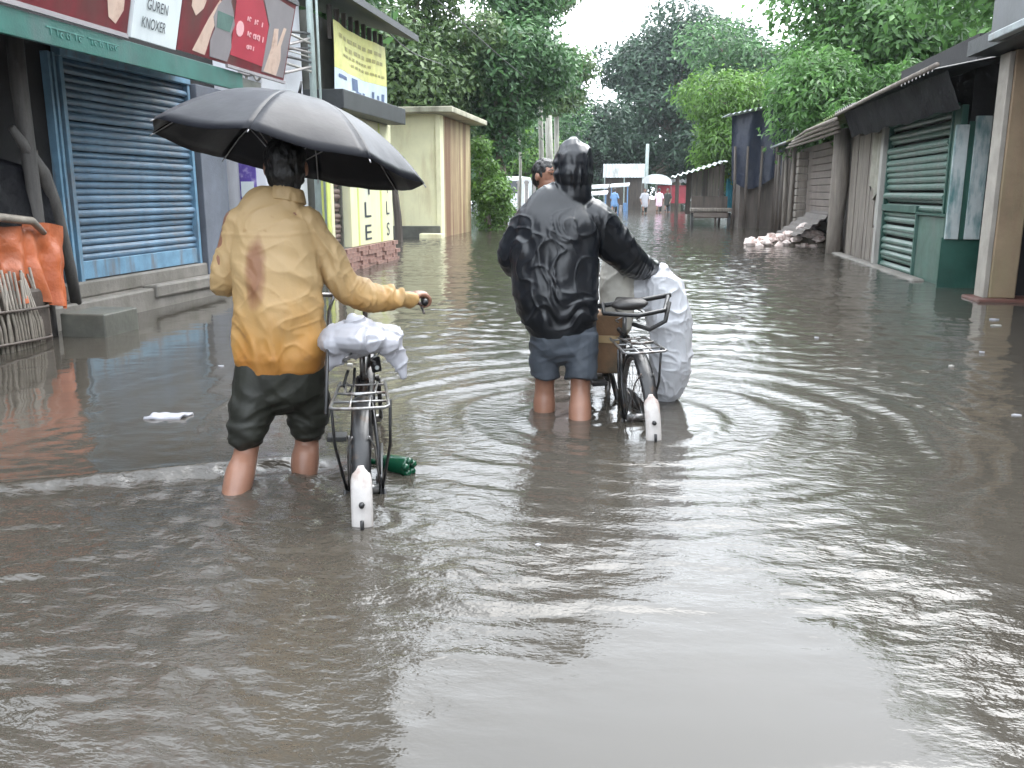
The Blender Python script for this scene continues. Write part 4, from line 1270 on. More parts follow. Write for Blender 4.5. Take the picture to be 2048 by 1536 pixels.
tree('leafy_shrub', 'bright leafy shrub growing against the stained yellow wall', (-5.15, 27.6, GROUND), clumps_in((0, 0, 1.8), (.35, .7, 1.7), 9, .42, 5), 7000, .15, lm_lime, 15, .06, cat_='shrub')
tree('leafy_shrub', 'lime green bushy tree showing above the white van', (-8.2, 57.5, GROUND), clumps_in((0, 0, 3.9), (2.6, 1.2, 1.5), 12, .95, 6), 9000, .30, lm_lime, 16, .07, cat_='shrub')
tree('broad_tree', 'shaded tree standing behind the lime bushy tree', (-10.5, 62.0, GROUND), clumps_in((0, 0, 5.6), (4.0, 3, 4.2), 18, 1.7, 7), 16000, .38, lm_mid, 17, .3)
tree('broad_tree', 'dark far tree in the middle distance beside the sky gap', (-6.2, 70.0, GROUND), clumps_in((0, 0, 5.0), (4.4, 3, 3.6), 18, 1.7, 8), 14000, .42, lm_dark, 18, .3)
tree('rain_tree', 'big dark spreading tree at the far end of the street', (1.6, 78.0, GROUND), clumps_in((-.3, 0, 10.4), (5.6, 4, 5.2), 30, 2.1, 9) + clumps_in((-4.3, 0, 10.6), (1.5, 1.5, 1.0), 4, 1.0, 29), 34000, .46, lm_dark, 19, .55)
tree('rain_tree', 'dark lower tree behind the far market stalls', (-1.5, 74.0, GROUND), clumps_in((0, 0, 4.2), (5.4, 2, 2.4), 18, 1.5, 10), 13000, .42, lm_dark, 20, .3)
tree('rain_tree', 'dark tree behind the tin awning stall', (7.0, 62.0, GROUND), clumps_in((0, 0, 8.0), (4.6, 3, 5.0), 22, 1.9, 11), 20000, .40, lm_mid, 21, .4)
tree('overhanging_tree', 'bright green tree hanging over the dark blue shack', (5.4, 36.5, GROUND), clumps_in((-1.5, 0, 4.1), (2.2, 1.6, 1.9), 18, .95, 12), 24000, .26, lm_lime, 22, .18, droop=.6, narrow=.32)
tree('overhanging_tree', 'fresh green tall tree behind the mossy hut roofs', (6.6, 28.0, GROUND), clumps_in((0, 0, 6.6), (2.9, 2.4, 3.6), 22, 1.3, 13), 28000, .25, lm_right, 23, .26)
tree('overhanging_tree', 'large green tree over the green shop roof', (8.2, 19.0, GROUND), clumps_in((0, 0, 6.9), (3.3, 3.0, 4.2), 24, 1.35, 14), 28000, .24, lm_right, 24, .28)
tree('overhanging_tree', 'large tree above the ochre shop', (9.5, 10.0, GROUND), clumps_in((0, 0, 7.8), (3.6, 3.4, 4.2), 20, 1.6, 15), 16000, .30, lm_right, 25, .32)
tree('overhanging_tree', 'low green branches drooping over the mossy and tin hut roofs', (6.0, 25.0, GROUND), clumps_in((-1.1, 0, 3.9), (1.5, 2.2, .9), 13, .75, 17), 12000, .22, lm_right, 27, .14, droop=.6, narrow=.34)
tree('leafy_shrub', 'shrub with long leaves growing over the mossy roof poles', (4.6, 20.8, GROUND), clumps_in((0, 0, 2.95), (.9, 1.3, .35), 7, .45, 16), 5000, .18, lm_right, 26, .05, cat_='shrub', narrow=.3)
for k, (x_, y_, h_, r_, lb) in enumerate(((-4.6, 36.0, 5.2, .10, 'thin pale trunk with cut top standing before the lime bushy tree'), (-4.35, 36.8, 4.2, .16, 'thicker grey trunk next to the thin pale trunk'), (-5.6, 37, 4.4, .06, 'bamboo pole standing left of the pale trunks'))):
    q = MB(); q.tube([(x_, y_, GROUND), (x_ + .05, y_, h_ * .5), (x_ - .03, y_, h_)], [r_ * 1.1, r_, r_ * .8], 8, jit=.06)
    q.build('bare_trunk', m_palebark, None, smooth=True, label=lb, cat='trunk')

# far wood that closes the street
src = tree('far_tree', 'dark leafy tree in the wood that closes the far end of the street', (-13, 98, GROUND), clumps_in((0, 0, 4.2), (5.0, 2.5, 4.4), 22, 2.0, 41), 12000, .55, lm_dark, 42, .35, group='far wood')
for k, (x_, y_, s_, rz) in enumerate(((-4.5, 101, 1.0, 1.2), (3.5, 97, .9, 2.5), (11, 100, 1.15, 4.0), (20, 95, 1.2, .6), (-22, 94, 1.2, 3.1), (-30, 86, 1.3, 5.0), (28, 88, 1.3, 2.0))):
    o = src.copy(); COL.objects.link(o); o.location = (x_, y_, GROUND); o.scale = (s_, s_, s_); o.rotation_euler = (0, 0, rz)
    for ch in src.children:
        c = ch.copy(); COL.objects.link(c); c.parent = o


# ================================================================ people
m_skin = mat('wet_skin', (0.25, 0.125, 0.082), 0.12, 12, 0.42, 0.15, 60, bdist=.004)
m_skin_dk = mat('dark_wet_skin', (0.17, 0.092, 0.062), 0.15, 12, 0.42, 0.15, 60, bdist=.004)
m_hair = mat('black_hair', (0.005, 0.0045, 0.0045), 0.3, 30, 0.42, 0.8, 60, bstretch=(1, 1, .3), bdist=.01)
m_pants = mat('soaked_charcoal_cotton', (0.0145, 0.0155, 0.0105), 0.35, 7, 0.62, 0.35, 90, bdist=.003)
m_shorts = mat('wet_grey_blue_cotton', (0.05, 0.06, 0.075), 0.28, 7, 0.62, 0.35, 90, bdist=.003)
m_jacket = mat('black_rain_jacket', (0.006, 0.0075, 0.0105), 0.3, 5, 0.33, 0.2, 26, bdist=.004, rvar=.06, spec=.5)
m_paleshirt = mat('pale_pink_shirt', (0.60, 0.48, 0.46), 0.12, 6, 0.7, 0.25, 50)
m_eye = mat('eye', (0.02, 0.015, 0.012), 0.1, 5, 0.2, 0)


def orange_shirt_mat():
    m = bpy.data.materials.new('soaked_tan_orange_shirt'); m.use_nodes = True
    t = m.node_tree; N, Lk = t.nodes, t.links
    b = N['Principled BSDF']
    tc = N.new('ShaderNodeTexCoord')
    sp = N.new('ShaderNodeSeparateXYZ'); Lk.new(tc.outputs['Object'], sp.inputs[0])

    def nz(sc, st=(1, 1, 1), det=5):
        mp_ = N.new('ShaderNodeMapping'); mp_.inputs['Scale'].default_value = st
        Lk.new(tc.outputs['Object'], mp_.inputs['Vector'])
        n_ = N.new('ShaderNodeTexNoise'); n_.inputs['Scale'].default_value = sc; n_.inputs['Detail'].default_value = det
        Lk.new(mp_.outputs[0], n_.inputs['Vector']); return n_

    def math_(op, a_, b_=None, c_=None):
        n_ = N.new('ShaderNodeMath'); n_.operation = op
        for k, q in enumerate((a_, b_, c_)):
            if q is None: continue
            if isinstance(q, (int, float)): n_.inputs[k].default_value = q
            else: Lk.new(q, n_.inputs[k])
        return n_.outputs[0]
    # soaked lower half: deeper dye colour with an uneven tide line
    n1 = nz(3.2, (1, 1, .6))
    n1b = nz(9, (1, 1, .5), 6)
    hz = math_('MULTIPLY_ADD', n1b.outputs['Fac'], .35, math_('MULTIPLY_ADD', n1.outputs['Fac'], .45, sp.outputs['Z']))
    rp = N.new('ShaderNodeValToRGB')
    e = rp.color_ramp.elements
    e[0].position = .0; e[0].color = (.36, .15, .028, 1)
    e[1].position = 1.0; e[1].color = (.42, .29, .142, 1)
    k1 = rp.color_ramp.elements.new(.30); k1.color = (.40, .205, .052, 1)
    k2 = rp.color_ramp.elements.new(.62); k2.color = (.41, .262, .11, 1)
    mr = N.new('ShaderNodeMapRange'); mr.inputs['From Min'].default_value = 1.14; mr.inputs['From Max'].default_value = 1.66
    Lk.new(hz, mr.inputs['Value']); Lk.new(mr.outputs[0], rp.inputs[0])
    # long reddish-brown stain down the spine
    n2 = nz(11, (1, 1, .45))
    dx = math_('DIVIDE', math_('ADD', sp.outputs['X'], .030), .048)
    dz = math_('DIVIDE', math_('SUBTRACT', sp.outputs['Z'], 1.185), .165)
    rad = math_('ADD', math_('MULTIPLY', dx, dx), math_('MULTIPLY', dz, dz))
    rad = math_('MULTIPLY_ADD', n2.outputs['Fac'], 1.9, rad)
    mr2 = N.new('ShaderNodeMapRange'); mr2.inputs['From Min'].default_value = 1.95; mr2.inputs['From Max'].default_value = 1.25
    Lk.new(rad, mr2.inputs['Value'])
    # and a smaller one high on the shoulder blades, plus speckles
    n3 = nz(16, (1, 1, 1.4)); r3 = N.new('ShaderNodeValToRGB')
    r3.color_ramp.elements[0].position = .64; r3.color_ramp.elements[1].position = .72
    Lk.new(n3.outputs['Fac'], r3.inputs[0])
    sp_amt = math_('MULTIPLY', r3.outputs[0], .45)
    mxa = N.new('ShaderNodeMix'); mxa.data_type = 'RGBA'
    Lk.new(sp_amt, mxa.inputs['Factor']); Lk.new(rp.outputs[0], mxa.inputs['A']); mxa.inputs['B'].default_value = (.26, .13, .05, 1)
    mxb = N.new('ShaderNodeMix'); mxb.data_type = 'RGBA'
    st = math_('MULTIPLY', mr2.outputs[0], .95)
    Lk.new(st, mxb.inputs['Factor']); Lk.new(mxa.outputs['Result'], mxb.inputs['A']); mxb.inputs['B'].default_value = (.22, .10, .05, 1)
    Lk.new(mxb.outputs['Result'], b.inputs['Base Color'])
    b.inputs['Roughness'].default_value = .58
    n4 = nz(110, (1, 1, 1), 3); bp_ = N.new('ShaderNodeBump'); bp_.inputs['Strength'].default_value = .18; bp_.inputs['Distance'].default_value = .003
    Lk.new(n4.outputs['Fac'], bp_.inputs['Height']); Lk.new(bp_.outputs[0], b.inputs['Normal'])
    return m


m_shirt = orange_shirt_mat()


class Frame:
    """a = to the figure's right, b = ahead of it, z = above the water"""

    def __init__(s, base, az):
        s.o = np.array(base, float)
        s.h = np.array([math.sin(R(az)), math.cos(R(az)), 0])
        s.r = np.array([math.cos(R(az)), -math.sin(R(az)), 0])

    def __call__(s, a, b, z):
        return s.o[:2].tolist() and (np.array([s.o[0], s.o[1], 0]) + s.r * a + s.h * b + np.array([0, 0, z]))

    def inv(s, P):
        d = P - np.array([s.o[0], s.o[1], 0])
        return d @ s.r, d @ s.h, P[:, 2]


def ridge(n):
    return 1 - 2 * np.abs(n)


def grip_hand(wrist, bar, g, up=(0, 0, 1), rb=.017):
    """palm, four curled fingers and a thumb closed round a bar; g points from little finger to index"""
    wrist, bar, g = np.array(wrist), np.array(bar), np.array(g, float); g /= np.linalg.norm(g)
    up = np.array(up, float); up -= g * up.dot(g); up /= np.linalg.norm(up)
    d = bar - wrist; d -= g * d.dot(g); d -= up * d.dot(up); d /= np.linalg.norm(d)
    parts = []
    kn = bar + up * (rb + .014) - d * .012
    parts.append(loft([wrist, wrist * .45 + kn * .55 + up * .004, kn], [.024, .036, .041], [.019, .017, .013], side=g))
    for i, ln in enumerate((1.0, 1.08, 1.0, .82)):
        off = g * (.031 - i * .0205)
        ro = rb + .0095
        pts = []
        for th in (-35, 10, 65, 125, 125 + 75 * ln):
            q = ro if th > 0 else ro + .004
            pts.append(bar + off + (up * math.cos(R(th)) + d * math.sin(R(th))) * q)
        parts.append(loft(pts, [.0105, .0105, .0098, .009, .0075], side=g, n=10, k=4))
    th0 = wrist * .55 + kn * .45 + g * .022 - up * .004
    ro = rb + .0105
    parts.append(loft([th0, bar + g * .047 - d * ro * 1.2, bar + g * .045 - d * ro * .9 - up * ro * .7, bar + g * .036 - up * ro * 1.1 + d * .006], [.014, .0125, .0115, .009], side=g, n=10, k=4))
    return parts


def head_parts(fr, a, b, z, turn=0.0, tilt=0.0):
    """skull, jaw, nose, ears and neck; z = centre of the skull"""
    t = R(turn)
    f = fr.h * math.cos(t) + fr.r * math.sin(t)
    s_ = fr.r * math.cos(t) - fr.h * math.sin(t)
    c = fr(a, b, z)
    up = np.array([0, 0, 1.0])
    rot = math.atan2(s_[1], s_[0])
    P = [ball(c + up * .012, .077, .094, .095, rot), ball(c + f * .022 - up * .052, .060, .068, .062, rot),
         ball(c + f * .052 - up * .082, .036, .034, .030, rot)]
    P.append(loft([c + f * .092 + up * .012, c + f * .108 - up * .018, c + f * .090 - up * .034], [.009, .013, .015], side=s_, n=10))
    for k in (-1, 1):
        P.append(ball(c + s_ * k * .081 - f * .006 - up * .012, .010, .020, .032, rot, 10))
        P.append(ball(c + f * .078 + s_ * k * .030 + up * .024, .026, .014, .010, rot, 10))
    P.append(loft([c + f * .088 - up * .056, c + f * .086 - up * .066], [.022, .022], [.008, .008], side=s_, n=10))
    return P, c, f, s_, up, rot


def limb_pts(*p):
    return [np.array(q) for q in p]


# ---------------------------------------------------------------- the man with the umbrella
F1 = Frame((-1.53, 3.42), -17)
p1 = thing('person', 'person in soaked tan orange shirt and rolled dark trousers wading under black umbrella', 'person', (-1.53, 3.42, GROUND))
neck_a, neck_b = .05, .045
hp, hc, hf, hsd, hup, hrot = head_parts(F1, .055, .065, 1.275)
arm_R = [F1(.15, .02, 1.055), F1(.285, .075, .78), F1(.56, .215, .70)]
arm_L = [F1(-.15, .02, 1.055), F1(-.222, .05, .80), F1(-.10, .25, .86)]
grip1 = np.array([-1.030, 3.868, .690])
shaft_lo = F1(-.045, .285, .80)
body = hp + [
    loft([F1(.05, .05, 1.22), F1(.045, .04, 1.12), F1(.02, .03, 1.04)], [.052, .056, .09], [.056, .058, .08], side=F1.r),
    loft([F1(0, .03, 1.06), F1(0, .02, .9), F1(0, .01, .7), F1(0, .0, .52), F1(0, -.01, .42)], [.16, .165, .15, .155, .15], [.09, .10, .095, .10, .10], side=F1.r),
    loft(arm_R, [.048, .040, .026], side=F1.h), loft(arm_L, [.048, .040, .026], side=F1.h),
    loft([F1(-.09, -.02, .50), F1(-.145, -.10, .14), F1(-.165, -.21, .04), F1(-.19, -.32, -.09), F1(-.21, -.44, -.26)], [.075, .050, .059, .046, .033], side=F1.r),
    loft([F1(.09, -.01, .50), F1(.085, .05, .14), F1(.075, .01, .03), F1(.07, -.03, -.10), F1(.067, -.07, -.27)], [.075, .051, .060, .046, .033], side=F1.r),
    loft([F1(-.21, -.46, -.285), F1(-.215, -.38, -.29), F1(-.22, -.26, -.305)], [.034, .042, .04], [.03, .026, .018], side=F1.r),
    loft([F1(.067, -.10, -.285), F1(.067, -.02, -.29), F1(.075, .10, -.305)], [.034, .042, .04], [.03, .026, .018], side=F1.r),
]
gb = F1.r * .35 + F1.h * -.93            # handlebar grip runs backwards
body += grip_hand(arm_R[2], grip1, -F1.h * .95 + F1.r * .15 * 0 + np.array([0, 0, .18]) * -1, up=(0, 0, 1)) if False else grip_hand(arm_R[2], grip1, F1.h * .9 - F1.r * .2 + np.array([0, 0, .10]))
body += grip_hand(arm_L[2], shaft_lo, np.array([.18, 0, 1.0]), up=-F1.r)
union('body', body, .0055, m_skin, p1, smooth=3, decimate=.4)
hair = [ball(hc + np.array([0, 0, .022]) - hf * .012, .086, .100, .096, hrot), ball(hc - hf * .035 - np.array([0, 0, .03]), .080, .070, .078, hrot),
        ball(hc - hf * .045 - np.array([0, 0, .075]), .058, .045, .05, hrot)]
union('hair', hair, .006, m_hair, p1, smooth=2, disp=lambda P, N_: .006 * vnoise(P[:, 0] * 60, P[:, 1] * 60, P[:, 2] * 25) + .003 * vnoise(P[:, 0] * 150, P[:, 1] * 150, P[:, 2] * 60))


def shirt1_disp(P, N_):
    a, b, z = F1.inv(P)
    w1 = vnoise(P[:, 0] * 5, P[:, 1] * 5, z * 4)
    d = .0085 * ridge(vnoise(a * 9 + 1.5 * w1, b * 6, z * 2.0 + 3)) * sstep(1.05, .75, z)
    d += .0035 * vnoise(a * 8, b * 8 + 4, z * 7)
    d += .0040 * ridge(vnoise(a * 17 + 2 * w1 + z * 7, b * 12, z * 9))
    # slanting pull folds between the shoulder blades and towards the right arm
    q = a * .75 + (z - 1.0) * .65
    d += .0075 * ridge(vnoise(q * 20 + w1, (a * .65 - z * .75) * 5, 1.7)) * sstep(.0, .14, a) * sstep(.60, .85, z)
    # bunching of the forearm sleeve
    fore = sstep(.30, .40, a)
    t = a * .9 + b * .4
    d += fore * (.0105 * ridge(vnoise(t * 26 + 1.5 * vnoise(P[:, 0] * 12, P[:, 1] * 12, z * 25), z * 8, b * 6)) + .003 * vnoise(t * 70, z * 40, b * 30))
    fl = sstep(-.22, -.26, a)
    d += fl * .006 * ridge(vnoise(z * 22 + w1, a * 10, b * 9))
    # yoke seam across the shoulders, centre pleat, and sharp small creases of soaked cotton
    d += .0025 * np.exp(-((z - 1.0 - .015 * vnoise(a * 6, 0 * a, 1)) / .006) ** 2) * sstep(.02, -.03, b)
    cr = vnoise(a * 15 + z * 6 + 2 * w1, b * 9, z * 12 - a * 5)
    d += .0028 * np.exp(-np.abs(cr) * 9) - .002
    cr2 = vnoise(a * 9 - z * 10 + 1.7 * w1 + 7, b * 7, z * 7 + a * 6)
    d += .0040 * np.exp(-np.abs(cr2) * 8) * sstep(1.02, .9, z) - .003
    # hem hangs loose and wavy
    # longer hanging folds below the shoulder blades
    d += .009 * ridge(vnoise(a * 6.5 + .9 * w1 + 2, b * 4, z * 1.1)) * sstep(.98, .80, z)
    d *= .25 + .75 * sstep(.42, .52, z)
    d += .003 * sstep(.50, .42, z) * vnoise(a * 14, b * 14, 2.2)
    return d


shirt = [
    loft([F1(0.005, -.02, .50), F1(0, -.015, .58), F1(0, -.005, .72), F1(0, .008, .90), F1(0.0, .02, 1.0), F1(.005, .03, 1.065), F1(.02, .035, 1.11), F1(.045, .04, 1.135)],
         [.182, .182, .176, .172, .170, .160, .132, .075], [.140, .140, .132, .124, .118, .105, .085, .068], side=F1.r, power=2.5, n=28),
    loft([F1(.045, .038, 1.10), F1(.05, .040, 1.16), F1(.052, .045, 1.19)], [.085, .068, .064], [.085, .070, .066], side=F1.r),
    loft([F1(.13, .02, 1.05), F1(.20, .04, .94), F1(.285, .075, .775), F1(.42, .145, .72), F1(.545, .205, .70)], [.066, .064, .058, .050, .038], side=F1.h, n=18),
    loft([F1(-.13, .02, 1.05), F1(-.175, .03, .95), F1(-.222, .045, .80), F1(-.19, .13, .80), F1(-.13, .22, .845)], [.066, .060, .053, .048, .040], side=F1.h, n=18),
]
union('shirt', shirt, .006, m_shirt, p1, smooth=5, disp=shirt1_disp)
union('collar', [loft([F1(.048, .034, 1.13), F1(.052, .038, 1.16), F1(.054, .042, 1.18)], [.084, .075, .069], [.082, .075, .070], side=F1.r, round_ends=False)], .006, m_shirt, p1, smooth=2, disp=lambda P, N_: .004 * ridge(vnoise(P[:, 0] * 30, P[:, 1] * 30, P[:, 2] * 20)))


def pants1_disp(P, N_):
    a, b, z = F1.inv(P)
    w1 = vnoise(P[:, 0] * 6, P[:, 1] * 6, z * 6)
    d = .0065 * ridge(vnoise(z * 17 + a * 9 + 1.6 * w1, a * 5, b * 5)) * sstep(.45, .35, z)
    d += .004 * ridge(vnoise(z * 34 - a * 14 + 1.6 * w1, a * 9, b * 9))
    roll = sstep(.255, .235, z)
    d += .010 * roll * (0.6 + .6 * vnoise(a * 14, b * 14, z * 40))
    d += .012 * np.exp(-((z - .285) / .03) ** 2) * vnoise(a * 9, b * 9, 4)
    return d


pants = [
    loft([F1(0, .0, .56), F1(0, -.01, .46), F1(0, -.015, .38)], [.165, .182, .178], [.12, .135, .13], side=F1.r, power=2.3),
    loft([F1(-.092, -.02, .44), F1(-.112, -.05, .32), F1(-.130, -.075, .265), F1(-.143, -.10, .20)], [.096, .094, .088, .074], [.115, .105, .092, .078], side=F1.r),
    loft([F1(.092, -.01, .44), F1(.098, .015, .32), F1(.096, .035, .255), F1(.092, .042, .18)], [.094, .092, .085, .072], [.115, .105, .092, .078], side=F1.r),
]
union('trousers', pants, .0065, m_pants, p1, smooth=4, disp=pants1_disp)

# ---------------------------------------------------------------- the man in the rain jacket
F2 = Frame((-.46, 4.62), -10)
p2 = thing('person', 'person in shiny black hooded rain jacket and grey shorts wading beside laden bicycle', 'person', (-.46, 4.62, GROUND))
hp, hc2, hf2, hs2, hu2, hrot2 = head_parts(F2, .045, .07, 1.315)
arm_R2 = [F2(.18, .03, 1.06), F2(.37, .13, .80), F2(.545, .36, .735)]
arm_L2 = [F2(-.19, .03, 1.05), F2(-.275, .08, .80), F2(-.09, .36, .74)]
grip2 = np.array([.060, 5.075, .715])
grip2L = np.array([-.448, 5.045, .700])
body = hp + [
    loft([F2(.045, .06, 1.24), F2(.035, .05, 1.14), F2(.0, .04, 1.05)], [.052, .056, .09], [.056, .058, .08], side=F2.r),
    loft([F2(0, .04, 1.06), F2(0, .02, .9), F2(0, .01, .7), F2(0, .0, .52), F2(0, -.01, .42)], [.16, .165, .15, .155, .15], [.09, .10, .095, .10, .10], side=F2.r),
    loft(arm_R2, [.048, .040, .026], side=F2.h), loft(arm_L2, [.048, .040, .026], side=F2.h),
    loft([F2(-.09, -.01, .50), F2(-.095, .03, .15), F2(-.097, .02, .02), F2(-.098, -.02, -.20), F2(-.098, -.03, -.27)], [.075, .053, .060, .038, .035], side=F2.r),
    loft([F2(.09, -.02, .50), F2(.092, -.05, .15), F2(.085, -.13, .01), F2(.08, -.27, -.20), F2(.08, -.29, -.27)], [.075, .053, .061, .038, .035], side=F2.r),
    loft([F2(-.098, -.06, -.285), F2(-.098, .02, -.29), F2(-.10, .14, -.305)], [.034, .042, .04], [.03, .026, .018], side=F2.r),
    loft([F2(.08, -.31, -.28), F2(.08, -.24, -.29), F2(.085, -.12, -.305)], [.034, .042, .04], [.03, .026, .018], side=F2.r),
]
body += grip_hand(arm_R2[2], grip2, F2.h * .9 - F2.r * .2)
body += grip_hand(arm_L2[2], grip2L, F2.h * .9 + F2.r * .2)
union('body', body, .0055, m_skin, p2, smooth=3, decimate=.4)


def jacket_disp(P, N_):
    a, b, z = F2.inv(P)
    w1 = vnoise(P[:, 0] * 4, P[:, 1] * 4, z * 4)
    w2 = vnoise(P[:, 0] * 9 + 5, P[:, 1] * 9, z * 9)
    tor = sstep(1.13, 1.0, z) * sstep(.30, .20, a)
    # long slanting folds running from the right shoulder down to the left
    q = a * .80 + (z - .8) * .38
    s_ = a * -.38 + (z - .8) * .80
    up_ = sstep(.55, .78, z)
    d = tor * up_ * .015 * ridge(vnoise(q * 8.5 + 1.0 * w1, s_ * 2.0, 2.4)) * sstep(-.26, .05, a)
    d += tor * up_ * .008 * ridge(vnoise(q * 19 + 1.2 * w2, s_ * 3.6, 7.4))
    # crosswise bunching above the hem
    lo = sstep(.78, .60, z)
    d += tor * lo * .012 * ridge(vnoise(z * 9 + a * 3.2 + 1.1 * w1, a * 2.2, b * 3))
    d += tor * lo * .007 * ridge(vnoise(z * 20 - a * 5 + 1.3 * w2, a * 4.5, b * 5))
    d += tor * .0075 * np.exp(-9 * np.abs(vnoise(q * 11 + 1.4 * w2 + 3, s_ * 4.5, b * 4))) * up_
    d += tor * .0070 * np.exp(-9 * np.abs(vnoise(a * 6 + 1.2 * w1, z * 13 + a * 4 + w2, b * 4)))
    d *= sstep(.42, .53, z)
    d += .003 * w2
    # sleeve rings
    sl = sstep(.24, .32, a)
    t = a * .75 - (z - .8) * .45 + b * .3
    d += sl * (.0050 * ridge(vnoise(t * 18 + w1, z * 6, b * 5)) + .0035 * ridge(vnoise(t * 40 + w2, z * 12, b * 10)))
    # hood
    hd = sstep(1.17, 1.22, z)
    d += hd * (.009 * ridge(vnoise(a * 22 + w1, b * 12, z * 9)) + .002 * w2)
    return d


jacket = [
    loft([F2(-.005, -.01, .465), F2(-.02, -.008, .53), F2(-.045, .0, .64), F2(-.055, .01, .80), F2(-.05, .015, .90), F2(-.03, .02, 1.0), F2(-.01, .03, 1.075), F2(.015, .04, 1.125), F2(.04, .05, 1.16)],
         [.182, .194, .212, .222, .222, .214, .188, .142, .085], [.135, .148, .155, .152, .145, .135, .115, .095, .075], side=F2.r, power=2.35, n=30),
    loft([F2(.15, .03, 1.045), F2(.245, .07, .94), F2(.355, .125, .82), F2(.45, .235, .765), F2(.53, .335, .742)], [.095, .096, .088, .070, .052], side=F2.h, n=18),
    loft([F2(-.16, .03, 1.04), F2(-.235, .06, .92), F2(-.262, .09, .81), F2(-.19, .22, .77), F2(-.11, .33, .745)], [.088, .088, .080, .066, .05], side=F2.h, n=18),
    ball(F2(.045, .055, 1.318), .108, .118, .122, hrot2), ball(F2(.045, .035, 1.26), .102, .105, .11, hrot2), loft([F2(.04, .035, 1.14), F2(.045, .04, 1.22)], [.105, .095], [.095, .09], side=F2.r),
]
union('rain_jacket', jacket, .006, m_jacket, p2, smooth=4, disp=jacket_disp)


def shorts2_disp(P, N_):
    a, b, z = F2.inv(P)
    w1 = vnoise(P[:, 0] * 6, P[:, 1] * 6, z * 6)
    d = .005 * ridge(vnoise(z * 16 + a * 9 + 1.6 * w1, a * 5, b * 5)) + .003 * ridge(vnoise(z * 34 - a * 14 + 1.6 * w1, a * 9, b * 9))
    d += .006 * sstep(.21, .19, z)
    return d


shorts = [
    loft([F2(0, .0, .52), F2(0, -.005, .44), F2(0, -.01, .38)], [.165, .178, .175], [.12, .13, .125], side=F2.r, power=2.3),
    loft([F2(-.090, -.005, .43), F2(-.093, .01, .32), F2(-.095, .02, .20)], [.092, .086, .080], [.11, .10, .088], side=F2.r, round_ends=False),
    loft([F2(.092, -.015, .43), F2(.095, -.03, .32), F2(.092, -.055, .195)], [.094, .090, .084], [.11, .10, .09], side=F2.r, round_ends=False),
]
union('shorts', shorts, .0065, m_shorts, p2, smooth=3, disp=shorts2_disp)

# ---------------------------------------------------------------- the person ahead, facing back
F3 = Frame((-.70, 6.35), 128)
p3 = thing('person', 'bareheaded person in pale pink shirt standing ahead of the black jacket', 'person', (-.70, 6.35, GROUND))
hp3, hc3, hf3, hs3, hu3, hrot3 = head_parts(F3, .08, -.02, 1.285)
body = hp3 + [
    loft([F3(.08, -.03, 1.22), F3(.05, -.02, 1.12), F3(0.01, .0, 1.04)], [.052, .056, .09], [.056, .058, .08], side=F3.r),
    loft([F3(0, .01, 1.06), F3(0, .0, .9), F3(0, .0, .7), F3(0, .0, .52), F3(0, -.01, .42)], [.16, .165, .15, .155, .15], [.09, .10, .095, .10, .10], side=F3.r),
    loft([F3(.17, .0, 1.06), F3(.24, .0, .78), F3(.22, .08, .54)], [.048, .040, .026], side=F3.h),
    loft([F3(-.17, .0, 1.06), F3(-.24, .0, .78), F3(-.22, .08, .54)], [.048, .040, .026], side=F3.h),
]
for k in (-1, 1):
    w_ = F3(.22 * k, .08, .54)
    body.append(loft([w_, w_ + np.array([0, 0, -.05]), w_ + F3.h * .012 + np.array([0, 0, -.09])], [.022, .036, .036], [.018, .016, .014], side=F3.h))
    for i in range(4):
        q = w_ + F3.h * (.012 + .028 - .019 * i) + np.array([0, 0, -.09])
        body.append(loft([q, q + F3.h * .004 + np.array([0, 0, -.035]), q + F3.r * -k * .012 + np.array([0, 0, -.07 + .006 * abs(i - 1)])], [.010, .009, .0075], side=F3.h, n=8))
    q = w_ + F3.h * .03 + np.array([0, 0, -.04])
    body.append(loft([q, q + F3.h * .025 + np.array([0, 0, -.03]), q + F3.h * .03 + np.array([0, 0, -.06])], [.012, .010, .008], side=F3.r, n=8))
    body.append(loft([F3(.09 * k, 0, .50), F3(.095 * k, .03, .14), F3(.097 * k, .0, .0), F3(.098 * k, -.03, -.27)], [.075, .053, .058, .036], side=F3.r))
    body.append(loft([F3(.098 * k, -.05, -.285), F3(.098 * k, .03, -.29), F3(.10 * k, .14, -.305)], [.034, .042, .04], [.03, .026, .018], side=F3.r))
union('body', body, .006, m_skin, p3, smooth=3, decimate=.35)
union('hair', [ball(hc3 + np.array([0, 0, .030]) - hf3 * .012, .085, .099, .090, hrot3), ball(hc3 - hf3 * .04 - np.array([0, 0, .02]), .076, .066, .07, hrot3)], .007, m_hair, p3, smooth=2,
      disp=lambda P, N_: .006 * vnoise(P[:, 0] * 60, P[:, 1] * 60, P[:, 2] * 25))
for k in (-1, 1):
    MB().add(*ball(hc3 + hf3 * .086 + hs3 * k * .030 + np.array([0, 0, .008]), .010, .008, .006, hrot3, 8)).build('eye', m_eye, p3, smooth=True)
    MB().tube([hc3 + hf3 * .088 + hs3 * k * .015 + np.array([0, 0, .033]), hc3 + hf3 * .086 + hs3 * k * .032 + np.array([0, 0, .037]), hc3 + hf3 * .076 + hs3 * k * .048 + np.array([0, 0, .030])], .004, 6).build('eyebrow', m_hair, p3, smooth=True)
